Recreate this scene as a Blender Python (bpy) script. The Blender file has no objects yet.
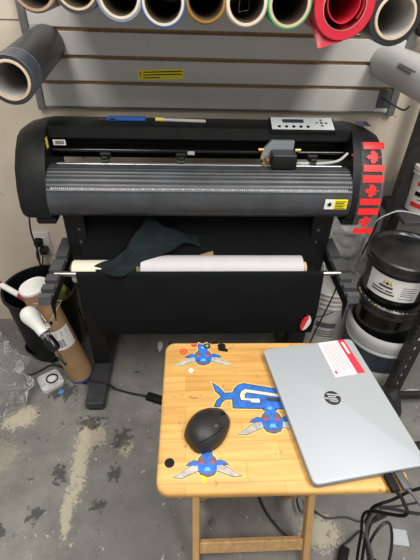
import bpy, bmesh, math, random
from mathutils import Vector, Matrix, noise
from mathutils.geometry import tessellate_polygon
random.seed(7)
C = bpy.context.scene.collection
PI = math.pi
# ------------------------------------------------------------------ camera
F, PITCH, ROLL, YAW, HCAM = 414.54, math.radians(38.5), .0379, .0661, 1.4474
CAM = Vector((0, 0, HCAM))
_fw = Vector((math.sin(YAW)*math.cos(PITCH), math.cos(YAW)*math.cos(PITCH), -math.sin(PITCH)))
_r0 = Vector((math.cos(YAW), -math.sin(YAW), 0)); _u0 = _r0.cross(_fw)
_r = math.cos(ROLL)*_r0 + math.sin(ROLL)*_u0
_u = -math.sin(ROLL)*_r0 + math.cos(ROLL)*_u0
cd = bpy.data.cameras.new('camera'); co = bpy.data.objects.new('camera', cd); C.objects.link(co)
M = Matrix((( _r.x, _u.x, -_fw.x, 0), (_r.y, _u.y, -_fw.y, 0), (_r.z, _u.z, -_fw.z, HCAM), (0, 0, 0, 1)))
co.matrix_world = M
cd.sensor_fit = 'VERTICAL'; cd.sensor_height = 36; cd.lens = F/560*36; cd.clip_start = .02
bpy.context.scene.camera = co
def at(px, py, z):                       # where a sight line meets the level z (used to read off floor and table positions)
    d = _fw + (px-210)/F*_r - (py-280)/F*_u
    return CAM + d*((z-CAM.z)/d.z)
# ------------------------------------------------------------------ materials
MATS = {}
def nt(name):
    m = bpy.data.materials.new(name); m.use_nodes = True
    n = m.node_tree; b = n.nodes['Principled BSDF']; return m, n, b
def mat(name, col, rough=.5, metal=0, var=0, scale=12, bump=0, bscale=60, col2=None, spec=None, alpha=None, trans=0):
    if name in MATS: return MATS[name]
    m, n, b = nt(name)
    b.inputs['Base Color'].default_value = (*col, 1); b.inputs['Roughness'].default_value = rough; b.inputs['Metallic'].default_value = metal
    if spec is not None: b.inputs['Specular IOR Level'].default_value = spec
    if alpha is not None: b.inputs['Alpha'].default_value = alpha
    if trans: b.inputs['Transmission Weight'].default_value = trans
    tc = n.nodes.new('ShaderNodeTexCoord')
    if var or col2:
        nz = n.nodes.new('ShaderNodeTexNoise'); nz.inputs['Scale'].default_value = scale; nz.inputs['Detail'].default_value = 6; nz.inputs['Roughness'].default_value = .65
        n.links.new(tc.outputs['Object'], nz.inputs['Vector'])
        cr = n.nodes.new('ShaderNodeValToRGB'); cr.color_ramp.elements[0].position = .35; cr.color_ramp.elements[1].position = .68
        c2 = col2 or tuple(min(1, c*(1+var)) for c in col); c1 = col if col2 else tuple(c*(1-var) for c in col)
        cr.color_ramp.elements[0].color = (*c1, 1); cr.color_ramp.elements[1].color = (*c2, 1)
        n.links.new(nz.outputs['Fac'], cr.inputs['Fac']); n.links.new(cr.outputs['Color'], b.inputs['Base Color'])
    if bump:
        nb = n.nodes.new('ShaderNodeTexNoise'); nb.inputs['Scale'].default_value = bscale; nb.inputs['Detail'].default_value = 4
        bp = n.nodes.new('ShaderNodeBump'); bp.inputs['Strength'].default_value = bump; bp.inputs['Distance'].default_value = .002
        n.links.new(tc.outputs['Object'], nb.inputs['Vector']); n.links.new(nb.outputs['Fac'], bp.inputs['Height']); n.links.new(bp.outputs['Normal'], b.inputs['Normal'])
    MATS[name] = m; return m
black = mat('black plastic', (.0065, .007, .008), .45, var=.3, scale=25, bump=.15, bscale=250, spec=.32)
blackg = mat('glossy black plastic', (.004, .004, .0045), .2, var=.3, scale=18, spec=.4)
blackm = mat('matt black', (.004, .004, .0045), .7, spec=.25)
cordm = mat('black cord rubber', (.009, .009, .010), .45)
steel = mat('grey painted steel', (.085, .088, .095), .45, .3, var=.2, scale=20)
darksteel = mat('charcoal painted steel', (.035, .037, .041), .5, .1, var=.35, scale=14)
chrome = mat('chrome', (.72, .72, .72), .18, 1)
alu = mat('dull aluminium', (.20, .195, .19), .42, .6, var=.15, scale=30)
white = mat('white plastic', (.74, .74, .72), .4)
paper = mat('white paper', (.80, .79, .77), .7)
core = mat('cardboard core', (.56, .42, .27), .75, var=.12, scale=40)
kraft = mat('kraft cardboard', (.34, .205, .10), .75, var=.12, scale=14)
fabric = mat('black basket cloth', (.0055, .006, .0068), .85, bump=.3, bscale=500, spec=.14)
red = mat('red vinyl', (.55, .018, .04), .35)
flagred = mat('flag red', (.85, .02, .022), .4)
brass = mat('brass', (.65, .44, .16), .35, 1)
yellow = mat('yellow label', (.92, .78, .02), .5)
ink = mat('black print', (.005, .005, .005), .6, spec=.2)
blue = mat('blue print', (.022, .13, .47), .35, var=.3, scale=60)
navy = mat('dark outline print', (.035, .03, .06), .45)
cream = mat('cream print', (.66, .58, .42), .45)
glow = mat('pale yellow print', (.64, .47, .15), .4)
redink = mat('red print', (.68, .03, .03), .45)
# ------------------------------------------------------------------ mesh helpers
def new(): return bmesh.new()
def xf(bm, vs, m): bmesh.ops.transform(bm, matrix=m, verts=vs)
def box(bm, lo, hi, bev=0, seg=2, rot=None):
    c = (Vector(lo)+Vector(hi))/2; s = Vector(hi)-Vector(lo)
    r = bmesh.ops.create_cube(bm, size=1); vs = r['verts']
    xf(bm, vs, Matrix.Diagonal((*s, 1)))
    if bev:
        es = list({e for v in vs for e in v.link_edges})
        g = bmesh.ops.bevel(bm, geom=es, offset=bev, segments=seg, affect='EDGES', profile=.5)
        vs = list({v for v in g['verts']} | {v for v in vs if v.is_valid})
    m = Matrix.Translation(c)
    if rot is not None: m = m @ rot
    xf(bm, vs, m); return vs
def frame_from(t):
    t = t.normalized(); a = Vector((0, 0, 1)) if abs(t.z) < .9 else Vector((1, 0, 0))
    n = t.cross(a).normalized(); return n, t.cross(n)
def smooth_path(pts, k=6):
    P = [Vector(p) for p in pts]
    if len(P) < 3: return P
    out = []
    for i in range(len(P)-1):
        p0 = P[i-1] if i else 2*P[0]-P[1]; p1, p2 = P[i], P[i+1]; p3 = P[i+2] if i+2 < len(P) else 2*P[-1]-P[-2]
        for j in range(k):
            t = j/k
            out.append(.5*((2*p1)+(p2-p0)*t+(2*p0-5*p1+4*p2-p3)*t*t+(3*p1-p0-3*p2+p3)*t**3))
    out.append(P[-1]); return out
def tube(bm, pts, r, n=8, k=6, cap=True):
    P = smooth_path(pts, k) if k else [Vector(p) for p in pts]
    N = None; rings = []
    for i, p in enumerate(P):
        t = (P[min(i+1, len(P)-1)]-P[max(i-1, 0)]).normalized()
        if N is None: N, _ = frame_from(t)
        N = (N-t*N.dot(t)).normalized(); B = t.cross(N)
        rr = r[i*(len(r)-1)//max(1, len(P)-1)] if isinstance(r, (list, tuple)) else r
        rings.append([bm.verts.new(p+rr*(math.cos(a)*N+math.sin(a)*B)) for a in [2*PI*j/n for j in range(n)]])
    for a, b in zip(rings, rings[1:]):
        for j in range(n): bm.faces.new((a[j], a[(j+1) % n], b[(j+1) % n], b[j]))
    if cap: bm.faces.new(rings[0][::-1]); bm.faces.new(rings[-1])
def lathe(bm, prof, p0=(0, 0, 0), axis=(0, 0, 1), n=40, closed=False):
    # prof: (radius, height) pairs turned about axis through p0
    p0 = Vector(p0); ax = Vector(axis).normalized(); N, B = frame_from(ax)
    rings = []
    for r, h in prof:
        if r < 1e-6: rings.append([bm.verts.new(p0+ax*h)])
        else: rings.append([bm.verts.new(p0+ax*h+r*(math.cos(a)*N+math.sin(a)*B)) for a in [2*PI*j/n for j in range(n)]])
    pr = list(zip(rings, rings[1:]))
    if closed: pr.append((rings[-1], rings[0]))
    for a, b in pr:
        for j in range(n):
            q = [a[j % len(a)], a[(j+1) % len(a)], b[(j+1) % len(b)], b[j % len(b)]]
            u = []
            for v in q:
                if v not in u: u.append(v)
            if len(u) > 2: bm.faces.new(u)
def cyl(bm, p0, p1, r, n=24): 
    d = Vector(p1)-Vector(p0); lathe(bm, [(0, 0), (r, 0), (r, d.length), (0, d.length)], p0, d, n)
def prism(bm, poly, h0, h1, m=Matrix()):
    # poly in local XY, extruded from z h0 to h1, then moved by m
    a = [bm.verts.new(m @ Vector((x, y, h0))) for x, y in poly]; b = [bm.verts.new(m @ Vector((x, y, h1))) for x, y in poly]
    n = len(poly)
    for i in range(n): bm.faces.new((a[i], a[(i+1) % n], b[(i+1) % n], b[i]))
    for t_ in tessellate_polygon([[Vector((x, y, 0)) for x, y in poly]]):
        if len(set(t_)) < 3: continue
        bm.faces.new([a[i] for i in t_][::-1]); bm.faces.new([b[i] for i in t_])
def XM(x0=0): # local (X,Y,Z) -> world (y,z,x)
    return Matrix(((0, 0, 1, x0), (1, 0, 0, 0), (0, 1, 0, 0), (0, 0, 0, 1)))
def sweep_x(bm, prof, x0, x1): prism(bm, prof, x0, x1, XM())
def sheet(bm, rows, thick):
    # grid of points (rows of Vectors) given a real thickness
    V = [[bm.verts.new(p) for p in r] for r in rows]
    fs = [bm.faces.new((V[i][j], V[i][j+1], V[i+1][j+1], V[i+1][j])) for i in range(len(V)-1) for j in range(len(V[0])-1)]
    bmesh.ops.recalc_face_normals(bm, faces=fs)
    bmesh.ops.solidify(bm, geom=fs, thickness=thick)
def wloc(o):
    v = Vector((0, 0, 0))
    while o is not None: v += o.location; o = o.parent
    return v
def obj(name, bm, m, parent=None, smooth=35, loc=None):
    bmesh.ops.recalc_face_normals(bm, faces=bm.faces[:])
    if parent is None:
        if loc is None:
            xs = [v.co.x for v in bm.verts]; ys = [v.co.y for v in bm.verts]; zs = [v.co.z for v in bm.verts]
            loc = ((min(xs)+max(xs))/2, (min(ys)+max(ys))/2, min(zs))
        off = Vector(loc)
    else: off = wloc(parent)
    bmesh.ops.translate(bm, vec=-off, verts=bm.verts[:])
    me = bpy.data.meshes.new(name); bm.to_mesh(me); bm.free()
    o = bpy.data.objects.new(name, me); C.objects.link(o); me.materials.append(m)
    if parent is None: o.location = off
    else: o.parent = parent
    if smooth:
        for p in me.polygons: p.use_smooth = True
        try: me.set_sharp_from_angle(angle=math.radians(smooth))
        except Exception: pass
    return o
def tag(o, label, cat, group=None, kind=None):
    o['label'] = label; o['category'] = cat
    if group: o['group'] = group
    if kind: o['kind'] = kind
    return o
def thing(name, label, cat, loc, group=None):
    o = bpy.data.objects.new(name, None); C.objects.link(o); o.location = loc; o.empty_display_size = .05
    return tag(o, label, cat, group)
def struct(name, bm, m, parent=None):
    o = obj(name, bm, m, parent); o['kind'] = 'structure'; return o
def text_mesh(bm, s, size, m, depth=.0004):
    cu = bpy.data.curves.new('t', 'FONT'); cu.body = s; cu.size = size; cu.align_x = 'CENTER'; cu.align_y = 'CENTER'; cu.extrude = depth
    to = bpy.data.objects.new('t', cu); C.objects.link(to)
    dg = bpy.context.evaluated_depsgraph_get(); me = bpy.data.meshes.new_from_object(to.evaluated_get(dg))
    me.transform(m); bm.from_mesh(me)
    bpy.data.objects.remove(to); bpy.data.curves.remove(cu); bpy.data.meshes.remove(me)
def disp(bm, amt, sc, seed=0, keep_floor=None):
    for v in bm.verts:
        d = noise.noise_vector(v.co*sc+Vector((seed, seed*2, 0)))*amt + noise.noise_vector(v.co*sc*2.7+Vector((seed, 3, seed)))*amt*.5
        v.co += d
        if keep_floor is not None: v.co.z = max(v.co.z, keep_floor)
# ------------------------------------------------------------------ setting
def floor_mat():
    m, n, b = nt('stained concrete'); L = n.links
    tc = n.nodes.new('ShaderNodeTexCoord')
    def nz(scale, det=6, ro=.6, off=(0, 0, 0)):
        mp = n.nodes.new('ShaderNodeMapping'); mp.inputs['Location'].default_value = off; L.new(tc.outputs['Object'], mp.inputs['Vector'])
        t = n.nodes.new('ShaderNodeTexNoise'); t.inputs['Scale'].default_value = scale; t.inputs['Detail'].default_value = det; t.inputs['Roughness'].default_value = ro
        L.new(mp.outputs['Vector'], t.inputs['Vector']); return t.outputs['Fac']
    def ramp(f, a, c, ca=(0, 0, 0), cc=(1, 1, 1)):
        r = n.nodes.new('ShaderNodeValToRGB'); r.color_ramp.elements[0].position = a; r.color_ramp.elements[1].position = c
        r.color_ramp.elements[0].color = (*ca, 1); r.color_ramp.elements[1].color = (*cc, 1); L.new(f, r.inputs['Fac']); return r.outputs['Color']
    def mix(f, a, c):
        x = n.nodes.new('ShaderNodeMix'); x.data_type = 'RGBA'; L.new(f, x.inputs[0])
        for v, i in ((a, 6), (c, 7)):
            if isinstance(v, tuple): x.inputs[i].default_value = (*v, 1)
            else: L.new(v, x.inputs[i])
        return x.outputs[2]
    def mth(op, a, c):
        x = n.nodes.new('ShaderNodeMath'); x.operation = op
        for v, i in ((a, 0), (c, 1)):
            if isinstance(v, (int, float)): x.inputs[i].default_value = v
            else: L.new(v, x.inputs[i])
        return x.outputs[0]
    def blob(cx, cy, sx, sy, rot=0):     # soft elliptical region
        mp = n.nodes.new('ShaderNodeMapping'); mp.vector_type = 'TEXTURE'
        mp.inputs['Location'].default_value = (cx, cy, 0); mp.inputs['Scale'].default_value = (sx, sy, 1); mp.inputs['Rotation'].default_value = (0, 0, rot)
        L.new(tc.outputs['Object'], mp.inputs['Vector'])
        g = n.nodes.new('ShaderNodeTexGradient'); g.gradient_type = 'SPHERICAL'; L.new(mp.outputs['Vector'], g.inputs['Vector']); return g.outputs['Fac']
    col = ramp(nz(5, 9, .68), .3, .70, (.125, .12, .110), (.275, .264, .243))
    col = mix(mth('MULTIPLY', ramp(nz(2.2, 5, .6, (4, 1, 0)), .42, .66), .55), col, (.085, .083, .078))
    # paint chips and worn pale patches
    chips = ramp(nz(40, 5, .62, (2, 7, 0)), .66, .685)
    col = mix(mth('MULTIPLY', chips, .8), col, (.46, .45, .40))
    for cx, cy, sx, sy, rt, ff in ((-.39, .78, .055, .30, .05, .95), (-.66, .96, .13, .10, .3, .9), (-.40, .60, .035, .16, .12, .8), (-.235, .83, .05, .07, 0, .6), (-.36, .88, .09, .12, .2, .6), (.30, 1.0, .1, .1, 0, .5), (.42, .52, .12, .10, 0, .8), (-.70, .80, .16, .12, 0, .3)):
        k = mth('MULTIPLY', ramp(mth('ADD', mth('MULTIPLY', blob(cx, cy, sx, sy, rt), .42), nz(55, 8, .85, (cx*9, cy*5, 0))), .69, .74), ff)
        col = mix(k, col, (.46, .42, .315))
    fl_ = ramp(nz(95, 4, .7, (1, 2, 0)), .63, .66)
    col = mix(mth('MULTIPLY', fl_, .55), col, (.06, .055, .05))
    wf_ = ramp(nz(85, 3, .6, (6, 2, 0)), .70, .72)
    col = mix(mth('MULTIPLY', wf_, .7), col, (.48, .47, .43))
    # dark oil and ink spots
    sp = ramp(nz(19, 6, .66, (9, 3, 0)), .625, .66)
    col = mix(mth('MULTIPLY', sp, .75), col, (.035, .034, .034))
    for cx, cy, sx, sy in ((-.45, .73, .05, .06), (-.25, .86, .07, .08), (-.26, .73, .05, .05), (-.38, .93, .10, .06), (-.50, .60, .05, .05), (-.60, .55, .05, .05), (-.52, 1.08, .12, .08), (-.30, .62, .045, .045)):
        k = ramp(mth('ADD', mth('MULTIPLY', blob(cx, cy, sx, sy), .42), nz(46, 6, .7, (cx*7, cy*11, 0))), .70, .76)
        col = mix(mth('MULTIPLY', k, .8), col, (.03, .03, .032))
    L.new(col, b.inputs['Base Color']); b.inputs['Roughness'].default_value = .55
    bp = n.nodes.new('ShaderNodeBump'); bp.inputs['Strength'].default_value = .25; bp.inputs['Distance'].default_value = .003
    L.new(nz(60), bp.inputs['Height']); L.new(bp.outputs['Normal'], b.inputs['Normal'])
    return m
def wall_mat():
    m, n, b = nt('scuffed beige paint'); L = n.links
    tc = n.nodes.new('ShaderNodeTexCoord')
    t = n.nodes.new('ShaderNodeTexNoise'); t.inputs['Scale'].default_value = 3; t.inputs['Detail'].default_value = 8; t.inputs['Roughness'].default_value = .65
    L.new(tc.outputs['Object'], t.inputs['Vector'])
    r = n.nodes.new('ShaderNodeValToRGB'); r.color_ramp.elements[0].position = .3; r.color_ramp.elements[1].position = .7
    r.color_ramp.elements[0].color = (.55, .475, .375, 1); r.color_ramp.elements[1].color = (.67, .59, .475, 1); L.new(t.outputs['Fac'], r.inputs['Fac'])
    # grey lower band of paint right of the machine
    sx = n.nodes.new('ShaderNodeSeparateXYZ'); L.new(tc.outputs['Object'], sx.inputs[0])
    def mth(op, a, c):
        x = n.nodes.new('ShaderNodeMath'); x.operation = op
        for v, i in ((a, 0), (c, 1)):
            if isinstance(v, (int, float)): x.inputs[i].default_value = v
            else: L.new(v, x.inputs[i])
        return x.outputs[0]
    k = mth('MULTIPLY', mth('LESS_THAN', sx.outputs['Z'], .745), mth('GREATER_THAN', sx.outputs['X'], .1))
    mx = n.nodes.new('ShaderNodeMix'); mx.data_type = 'RGBA'; L.new(k, mx.inputs[0]); L.new(r.outputs['Color'], mx.inputs[6]); mx.inputs[7].default_value = (.43, .415, .385, 1)
    d = n.nodes.new('ShaderNodeTexNoise'); d.inputs['Scale'].default_value = 42; d.inputs['Detail'].default_value = 2; L.new(tc.outputs['Object'], d.inputs['Vector'])
    dr = n.nodes.new('ShaderNodeValToRGB'); dr.color_ramp.elements[0].position = .735; dr.color_ramp.elements[1].position = .76; L.new(d.outputs['Fac'], dr.inputs['Fac'])
    m2 = n.nodes.new('ShaderNodeMix'); m2.data_type = 'RGBA'; L.new(dr.outputs['Color'], m2.inputs[0]); L.new(mx.outputs[2], m2.inputs[6]); m2.inputs[7].default_value = (.08, .07, .06, 1)
    L.new(m2.outputs[2], b.inputs['Base Color']); b.inputs['Roughness'].default_value = .6
    bp = n.nodes.new('ShaderNodeBump'); bp.inputs['Strength'].default_value = .2; bp.inputs['Distance'].default_value = .004
    L.new(t.outputs['Fac'], bp.inputs['Height']); L.new(bp.outputs['Normal'], b.inputs['Normal'])
    return m
bm = new(); box(bm, (-2.6, -1.6, -.1), (2.8, 1.62, 0)); o = struct('floor', bm, floor_mat()); 
for v in o.data.vertices: v.co += o.location
o.location = (0, 0, 0)
WY = 1.515
bm = new(); box(bm, (-2.6, WY, 0), (2.8, WY+.1, 2.7)); o = struct('wall_back', bm, wall_mat())
for v in o.data.vertices: v.co += o.location
o.location = (0, 0, 0)
# horizontal crack/joint strip on the wall left of the slatwall
bm = new(); box(bm, (-2.6, WY-.002, 1.262), (-.512, WY, 1.2645)); struct('trim_1', bm, mat('wall seam', (.16, .12, .085), .8))
# ------------------------------------------------------------------ slatwall panel
ZB, GS = 1.0154, .0762; SX0, SX1 = -.485, .7057; SY = 1.496; ZT = 1.62
sl = thing('slatwall', 'grey slatwall panel with brown grooves screwed to the beige wall', 'slatwall', (.11, 1.505, ZB))
slat = mat('grey slat laminate', (.58, .56, .53), .4, var=.06, scale=5)
groove = mat('raw brown fibreboard', (.30, .185, .08), .8, var=.2, scale=50)
bm = new(); box(bm, (SX0, 1.507, ZB), (SX1, WY-.0006, ZT)); obj('groove_board', bm, groove, sl)
bm = new(); k = 0
while ZB+k*GS < ZT-.02:
    z0 = ZB+k*GS+(.0055 if k else .0); z1 = min(ZB+(k+1)*GS-.0055, ZT)
    box(bm, (SX0, SY, z0), (SX1, 1.5075, z1), .0015, 1); k += 1
obj('slats', bm, slat, sl)
for s, xa, xb in (('l', SX0-.024, SX0), ('r', SX1, SX1+.026)):
    bm = new(); box(bm, (xa, SY-.006, ZB-.012), (xb, WY-.0006, ZT), .002, 1); obj('edge_trim', bm, alu, sl)
bm = new(); box(bm, (SX0-.0, SY-.003, ZB-.006), (SX1, WY-.0006, ZB), .001, 1); obj('bottom_trim', bm, alu, sl)
WLM = Matrix.Translation((-.0885, SY, 1.122)) @ Matrix.Rotation(math.radians(-2.5), 4, 'Y')
bm = new(); box(bm, (-.0745, -.001, -.0155), (.0745, -.0001, .0155)); xf(bm, bm.verts[:], WLM); lb = obj('warning_label', bm, yellow, sl); lb['label'] = 'yellow warning sticker'
bm = new()
for i, (xa, xb) in enumerate(((-.058, .070), (-.058, .070), (-.058, -.005))): box(bm, (xa, -.0015, .0065-i*.0085), (xb, -.001, .0095-i*.0085))
text_mesh(bm, '!', .027, Matrix.Translation((-.067, -.0013, -.001)) @ Matrix.Rotation(PI/2, 4, 'X'))
xf(bm, bm.verts[:], WLM); obj('print', bm, ink, lb)
# ------------------------------------------------------------------ vinyl rolls on the slatwall
vin = lambda nm, c, r=.35: mat('vinyl '+nm, c, r, var=.05, scale=8)
linerm = mat('white paper inside tube', (.42, .40, .37), .8, var=.1, scale=20)
bore_shade = mat('brown with painted bore shade', (.075, .052, .034), .85, var=.15, scale=20)  # brown darkened to paint in the shade deep inside the bores
G_ROLL = 'vinyl rolls stored end-on against the slatwall'
def ring(bm, c0, L, ro, ri, axis, n=40):
    lathe(bm, [(ri, 0), (ro-.0015, 0), (ro, .0015), (ro, L), (ri, L)], c0, axis, n, closed=True)
def roll(label, near, far, ro, rc, ri, vm, cm, lip=.004, inner=None):
    near, far = Vector(near), Vector(far); ax = (far-near); L = ax.length
    t = thing('vinyl_roll', label, 'vinyl roll', near+Vector((0, 0, -ro)), G_ROLL)
    bm = new(); ring(bm, near+ax.normalized()*lip, L-lip, ro, rc, ax); obj('vinyl', bm, vm, t)
    bm = new(); ring(bm, near, L, rc, ri, ax); obj('core', bm, cm, t)
    inner = inner or bore_shade
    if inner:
        bm = new(); ring(bm, near+ax.normalized()*.003, L-.01, ri, ri-.0006, ax); obj('liner_or_shade', bm, inner, t)  # paper liner where given; otherwise an added sleeve for the painted bore shade
    return t
YN, YF = 1.05, 1.4945
tan = mat('tan core', (.58, .46, .32), .7, var=.1, scale=50); creamc = mat('cream core', (.66, .58, .46), .7, var=.08, scale=50)
brownc = mat('pinkish brown core', (.40, .27, .19), .7, var=.1, scale=40)
gold = mat('gold film', (.55, .31, .07), .3, .7)
def P(px, py, y):
    d = _fw + (px-210)/F*_r - (py-280)/F*_u; return CAM + d*((y-CAM.y)/d.y)
def toproll(label, px, py, ro, rc, ri, vm, cm, lip=.004, inner=None, y=YN):
    n_ = P(px, py, y); return roll(label, n_, (n_.x, YF, n_.z), ro, rc, ri, vm, cm, lip, inner)
toproll('brown kraft coloured roll with pinkish brown core, first in the top row from the left', 32, -14, .048, .0455, .039, vin('brown', (.21, .135, .095)), brownc)
toproll('dark slate vinyl roll with tan core, second in the top row beside the brown roll', 75, -14, .050, .0435, .038, vin('slate', (.075, .085, .105)), tan)
toproll('pale grey-blue vinyl roll with cream core, third in the top row', 119, -5, .0495, .0445, .038, vin('greyblue', (.22, .28, .36)), creamc, .001)
toproll('grey roll with thin bright blue edge and cream core', 163, 2, .0480, .0450, .0390, vin('blue edge', (.03, .12, .48)), creamc, .0005)
toproll('tan roll with shiny gold film inside its core, centre of the top row', 206, 0, .0455, .043, .037, vin('tan', (.30, .18, .10)), gold)
r6 = toproll('cream white roll with a bent wire showing inside its core', 247, 3, .0465, .044, .037, vin('cream', (.60, .55, .47)), creamc)
toproll('silver roll with bright green edge, left of the red vinyl', 290, 4, .0480, .0450, .0385, vin('green', (.04, .42, .12)), tan, .0005)
toproll('black vinyl roll with thick tan core, right of the red roll', 396, 17, .0575, .0455, .0400, vin('black', (.02, .022, .026)), tan, .003, linerm, 1.05)
# loose red roll: spiral sheet with a corner hanging down
rn = P(345, 6, YN)
rt = thing('vinyl_roll', 'red vinyl roll loosely wound with one corner hanging down', 'vinyl roll', rn+Vector((0, 0, -.065)), G_ROLL)
bm = new(); ring(bm, (rn.x, YN, rn.z), YF-YN, .0655, .0455, (0, 1, 0), 48); obj('vinyl', bm, red, rt)
bm = new(); ring(bm, (rn.x, YN-.001, rn.z), .01, .0475, .0455, (0, 1, 0), 48); obj('wound_edge', bm, mat('cream edge', (.55, .33, .25), .5), rt)
bm = new(); rows = []
for i in range(90):
    a = i/89*2*PI*1.35-.6; rr = .0445-.013*(i/89)**.8
    rows.append([Vector((rn.x+rr*math.cos(a)+.003*math.sin(a*2), y, rn.z+rr*math.sin(a)*.94)) for y in (YN+.003, 1.2, YF)])
sheet(bm, rows, .0022); obj('inner_curl', bm, red, rt)
bm = new()
rows = []
A_, B_, C_ = Vector((rn.x-.066, YN+.07, rn.z-.012)), Vector((rn.x+.012, YN+.004, rn.z-.0665)), Vector((rn.x-.040, YN+.008, rn.z-.084))
for i in range(9):
    t_ = i/8*.98; a, b_ = A_.lerp(C_, t_), B_.lerp(C_, t_)
    rows.append([a.lerp(b_, s)+Vector((0, -.008*math.sin(PI*s)*(1-t_), 0)) for s in (0, .25, .5, .75, 1)])
sheet(bm, rows, .0012); obj('corner_flap', bm, red, rt)
roll('charcoal vinyl roll with pale blue edge line, low at the slatwall left end', P(10, 81, 1.075), P(46.5, 44, 1.4945), .0545, .046, .0405, vin('charcoal', (.042, .045, .052), .4), tan, .004, linerm)
# blue-edged backing on that roll
n_, f_ = P(10, 81, 1.075), P(46.5, 44, 1.4945); ax = (f_-n_); 
lroot = [o for o in C.objects if o.name.startswith('vinyl_roll') and o.type == 'EMPTY'][-1]
bm = new(); ring(bm, n_+ax.normalized()*.002, .075, .0555, .0546, ax); obj('outer_wrap', bm, vin('bluish wrap', (.065, .075, .10)), lroot)
bm = new(); ring(bm, n_+ax.normalized()*.077, .002, .0557, .0546, ax); obj('edge_line', bm, mat('pale blue line', (.20, .27, .42), .4), lroot)
rr0, rr1 = P(386, 62, 1.4945), Vector((0, 0, 0)); rr1 = Vector((rr0.x+.004, 1.02, rr0.z+.012))
t = roll('light grey vinyl roll with printed barcode label, at the right end of the slatwall', rr1, rr0, .0535, .046, .0405, vin('light grey', (.44, .44, .43), .4), tan)
bm = new()
for i, (th0, th1, w) in enumerate(((.0, .06, .11), (.10, .20, .09), (.24, .27, .1))):
    for q in range(1):
        rows = []
        for a in [th0+(th1-th0)*s/4 for s in range(5)]:
            aa = a+2.55
            rows.append([Vector((rr0.x+.054*math.cos(aa), y, rr0.z+.054*math.sin(aa)+.0045)) for y in (1.30-w, 1.30)])
        sheet(bm, rows, .0004)
obj('barcode_print', bm, mat('grey print', (.10, .10, .11), .5), t)
# hooks
bm = new(); hx = P(34, 30, 1.49)
box(bm, (hx.x-.014, SY-.0035, hx.z-.018), (hx.x+.014, SY-.0003, hx.z+.016), .001, 1)
box(bm, (hx.x-.015, SY-.012, hx.z-.004), (hx.x+.015, SY-.002, hx.z+.003), .001, 1)
tag(obj('slatwall_hook', bm, chrome), 'small chrome bracket hooked in the groove above the charcoal roll', 'hook')
hk = thing('slatwall_hook', 'grey plate hook with empty bent wire arm at lower right of slatwall', 'hook', (.68, SY-.004, 1.03))
bm = new(); box(bm, (.660, SY-.004, 1.030), (.703, SY, 1.088), .001, 1); obj('plate', bm, steel, hk)
bm = new(); tube(bm, [(.675, SY-.003, 1.062), (.695, SY-.05, 1.055), (.712, SY-.10, 1.052), (.722, SY-.115, 1.068)], .0035, 8); obj('wire_arm', bm, steel, hk)
w6 = P(244, 4, 1.12)
bm = new(); tube(bm, [(w6.x-.012, YF, w6.z-.015), (w6.x-.012, 1.11, w6.z-.015), (w6.x-.012, 1.10, w6.z+.02)], .0012, 6, 0); tube(bm, [(w6.x-.012, 1.11, w6.z-.015), (w6.x+.010, 1.11, w6.z-.010), (w6.x+.010, 1.10, w6.z+.02)], .0012, 6, 0)
tag(obj('wire_hook', bm, brass), 'bent wire peg seen inside the cream white roll', 'hook')
# ------------------------------------------------------------------ vinyl cutter (plotter)
XC = .04
vc = thing('vinyl_cutter', 'large black vinyl cutting plotter on a floor stand against the wall', 'vinyl cutter', (XC, 1.22, 0))
def capprof(s=1.0, c=(1.215, .915)):
    p = [(1.33, .80), (1.33, 1.028), (1.31, 1.040), (1.255, 1.046), (1.215, 1.036), (1.175, 1.002), (1.135, .950), (1.108, .890), (1.098, .835), (1.104, .806), (1.13, .80)]
    return [(c[0]+(y-c[0])*s, c[1]+(z-c[1])*s) for y, z in p]
for sgn in (-1, 1):
    bm = new(); secs = []
    for xo, s, dz in ((.446, 1, 0), (.470, 1, .004), (.508, .99, .012), (.524, .97, .019), (.538 if sgn > 0 else .533, .92, .020)):
        secs.append([bm.verts.new((XC+sgn*xo, y, z-dz*max(0, (z-.93)/.115))) for y, z in capprof(s)])
    n = len(secs[0])
    for a, b in zip(secs, secs[1:]):
        for i in range(n): bm.faces.new((a[i], a[(i+1) % n], b[(i+1) % n], b[i]))
    bm.faces.new(secs[0]); bm.faces.new(secs[-1])
    cap = obj('end_cover', bm, black, vc, 28)
    bm = new(); box(bm, (XC+sgn*.47-.03, 1.112, .778), (XC+sgn*.47+.03, 1.32, .801), .006, 1); obj('cover_foot', bm, black, cap)
XI = .4455
bm = new(); sweep_x(bm, [(1.318, 1.000), (1.318, 1.036), (1.305, 1.042), (1.235, 1.046), (1.222, 1.040), (1.219, 1.008), (1.226, 1.000)], XC-XI, XC+XI); obj('top_cover', bm, black, vc)
bm = new(); sweep_x(bm, [(1.318, .945), (1.318, .9995), (1.262, .9995), (1.262, .975), (1.232, .973), (1.225, .960), (1.232, .945)], XC-XI, XC+XI); obj('guide_beam', bm, blackg, vc)
bm = new(); cyl(bm, (XC-XI, 1.218, .972), (XC+XI, 1.218, .972), .0065, 16); obj('guide_rod', bm, blackg, vc)
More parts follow.
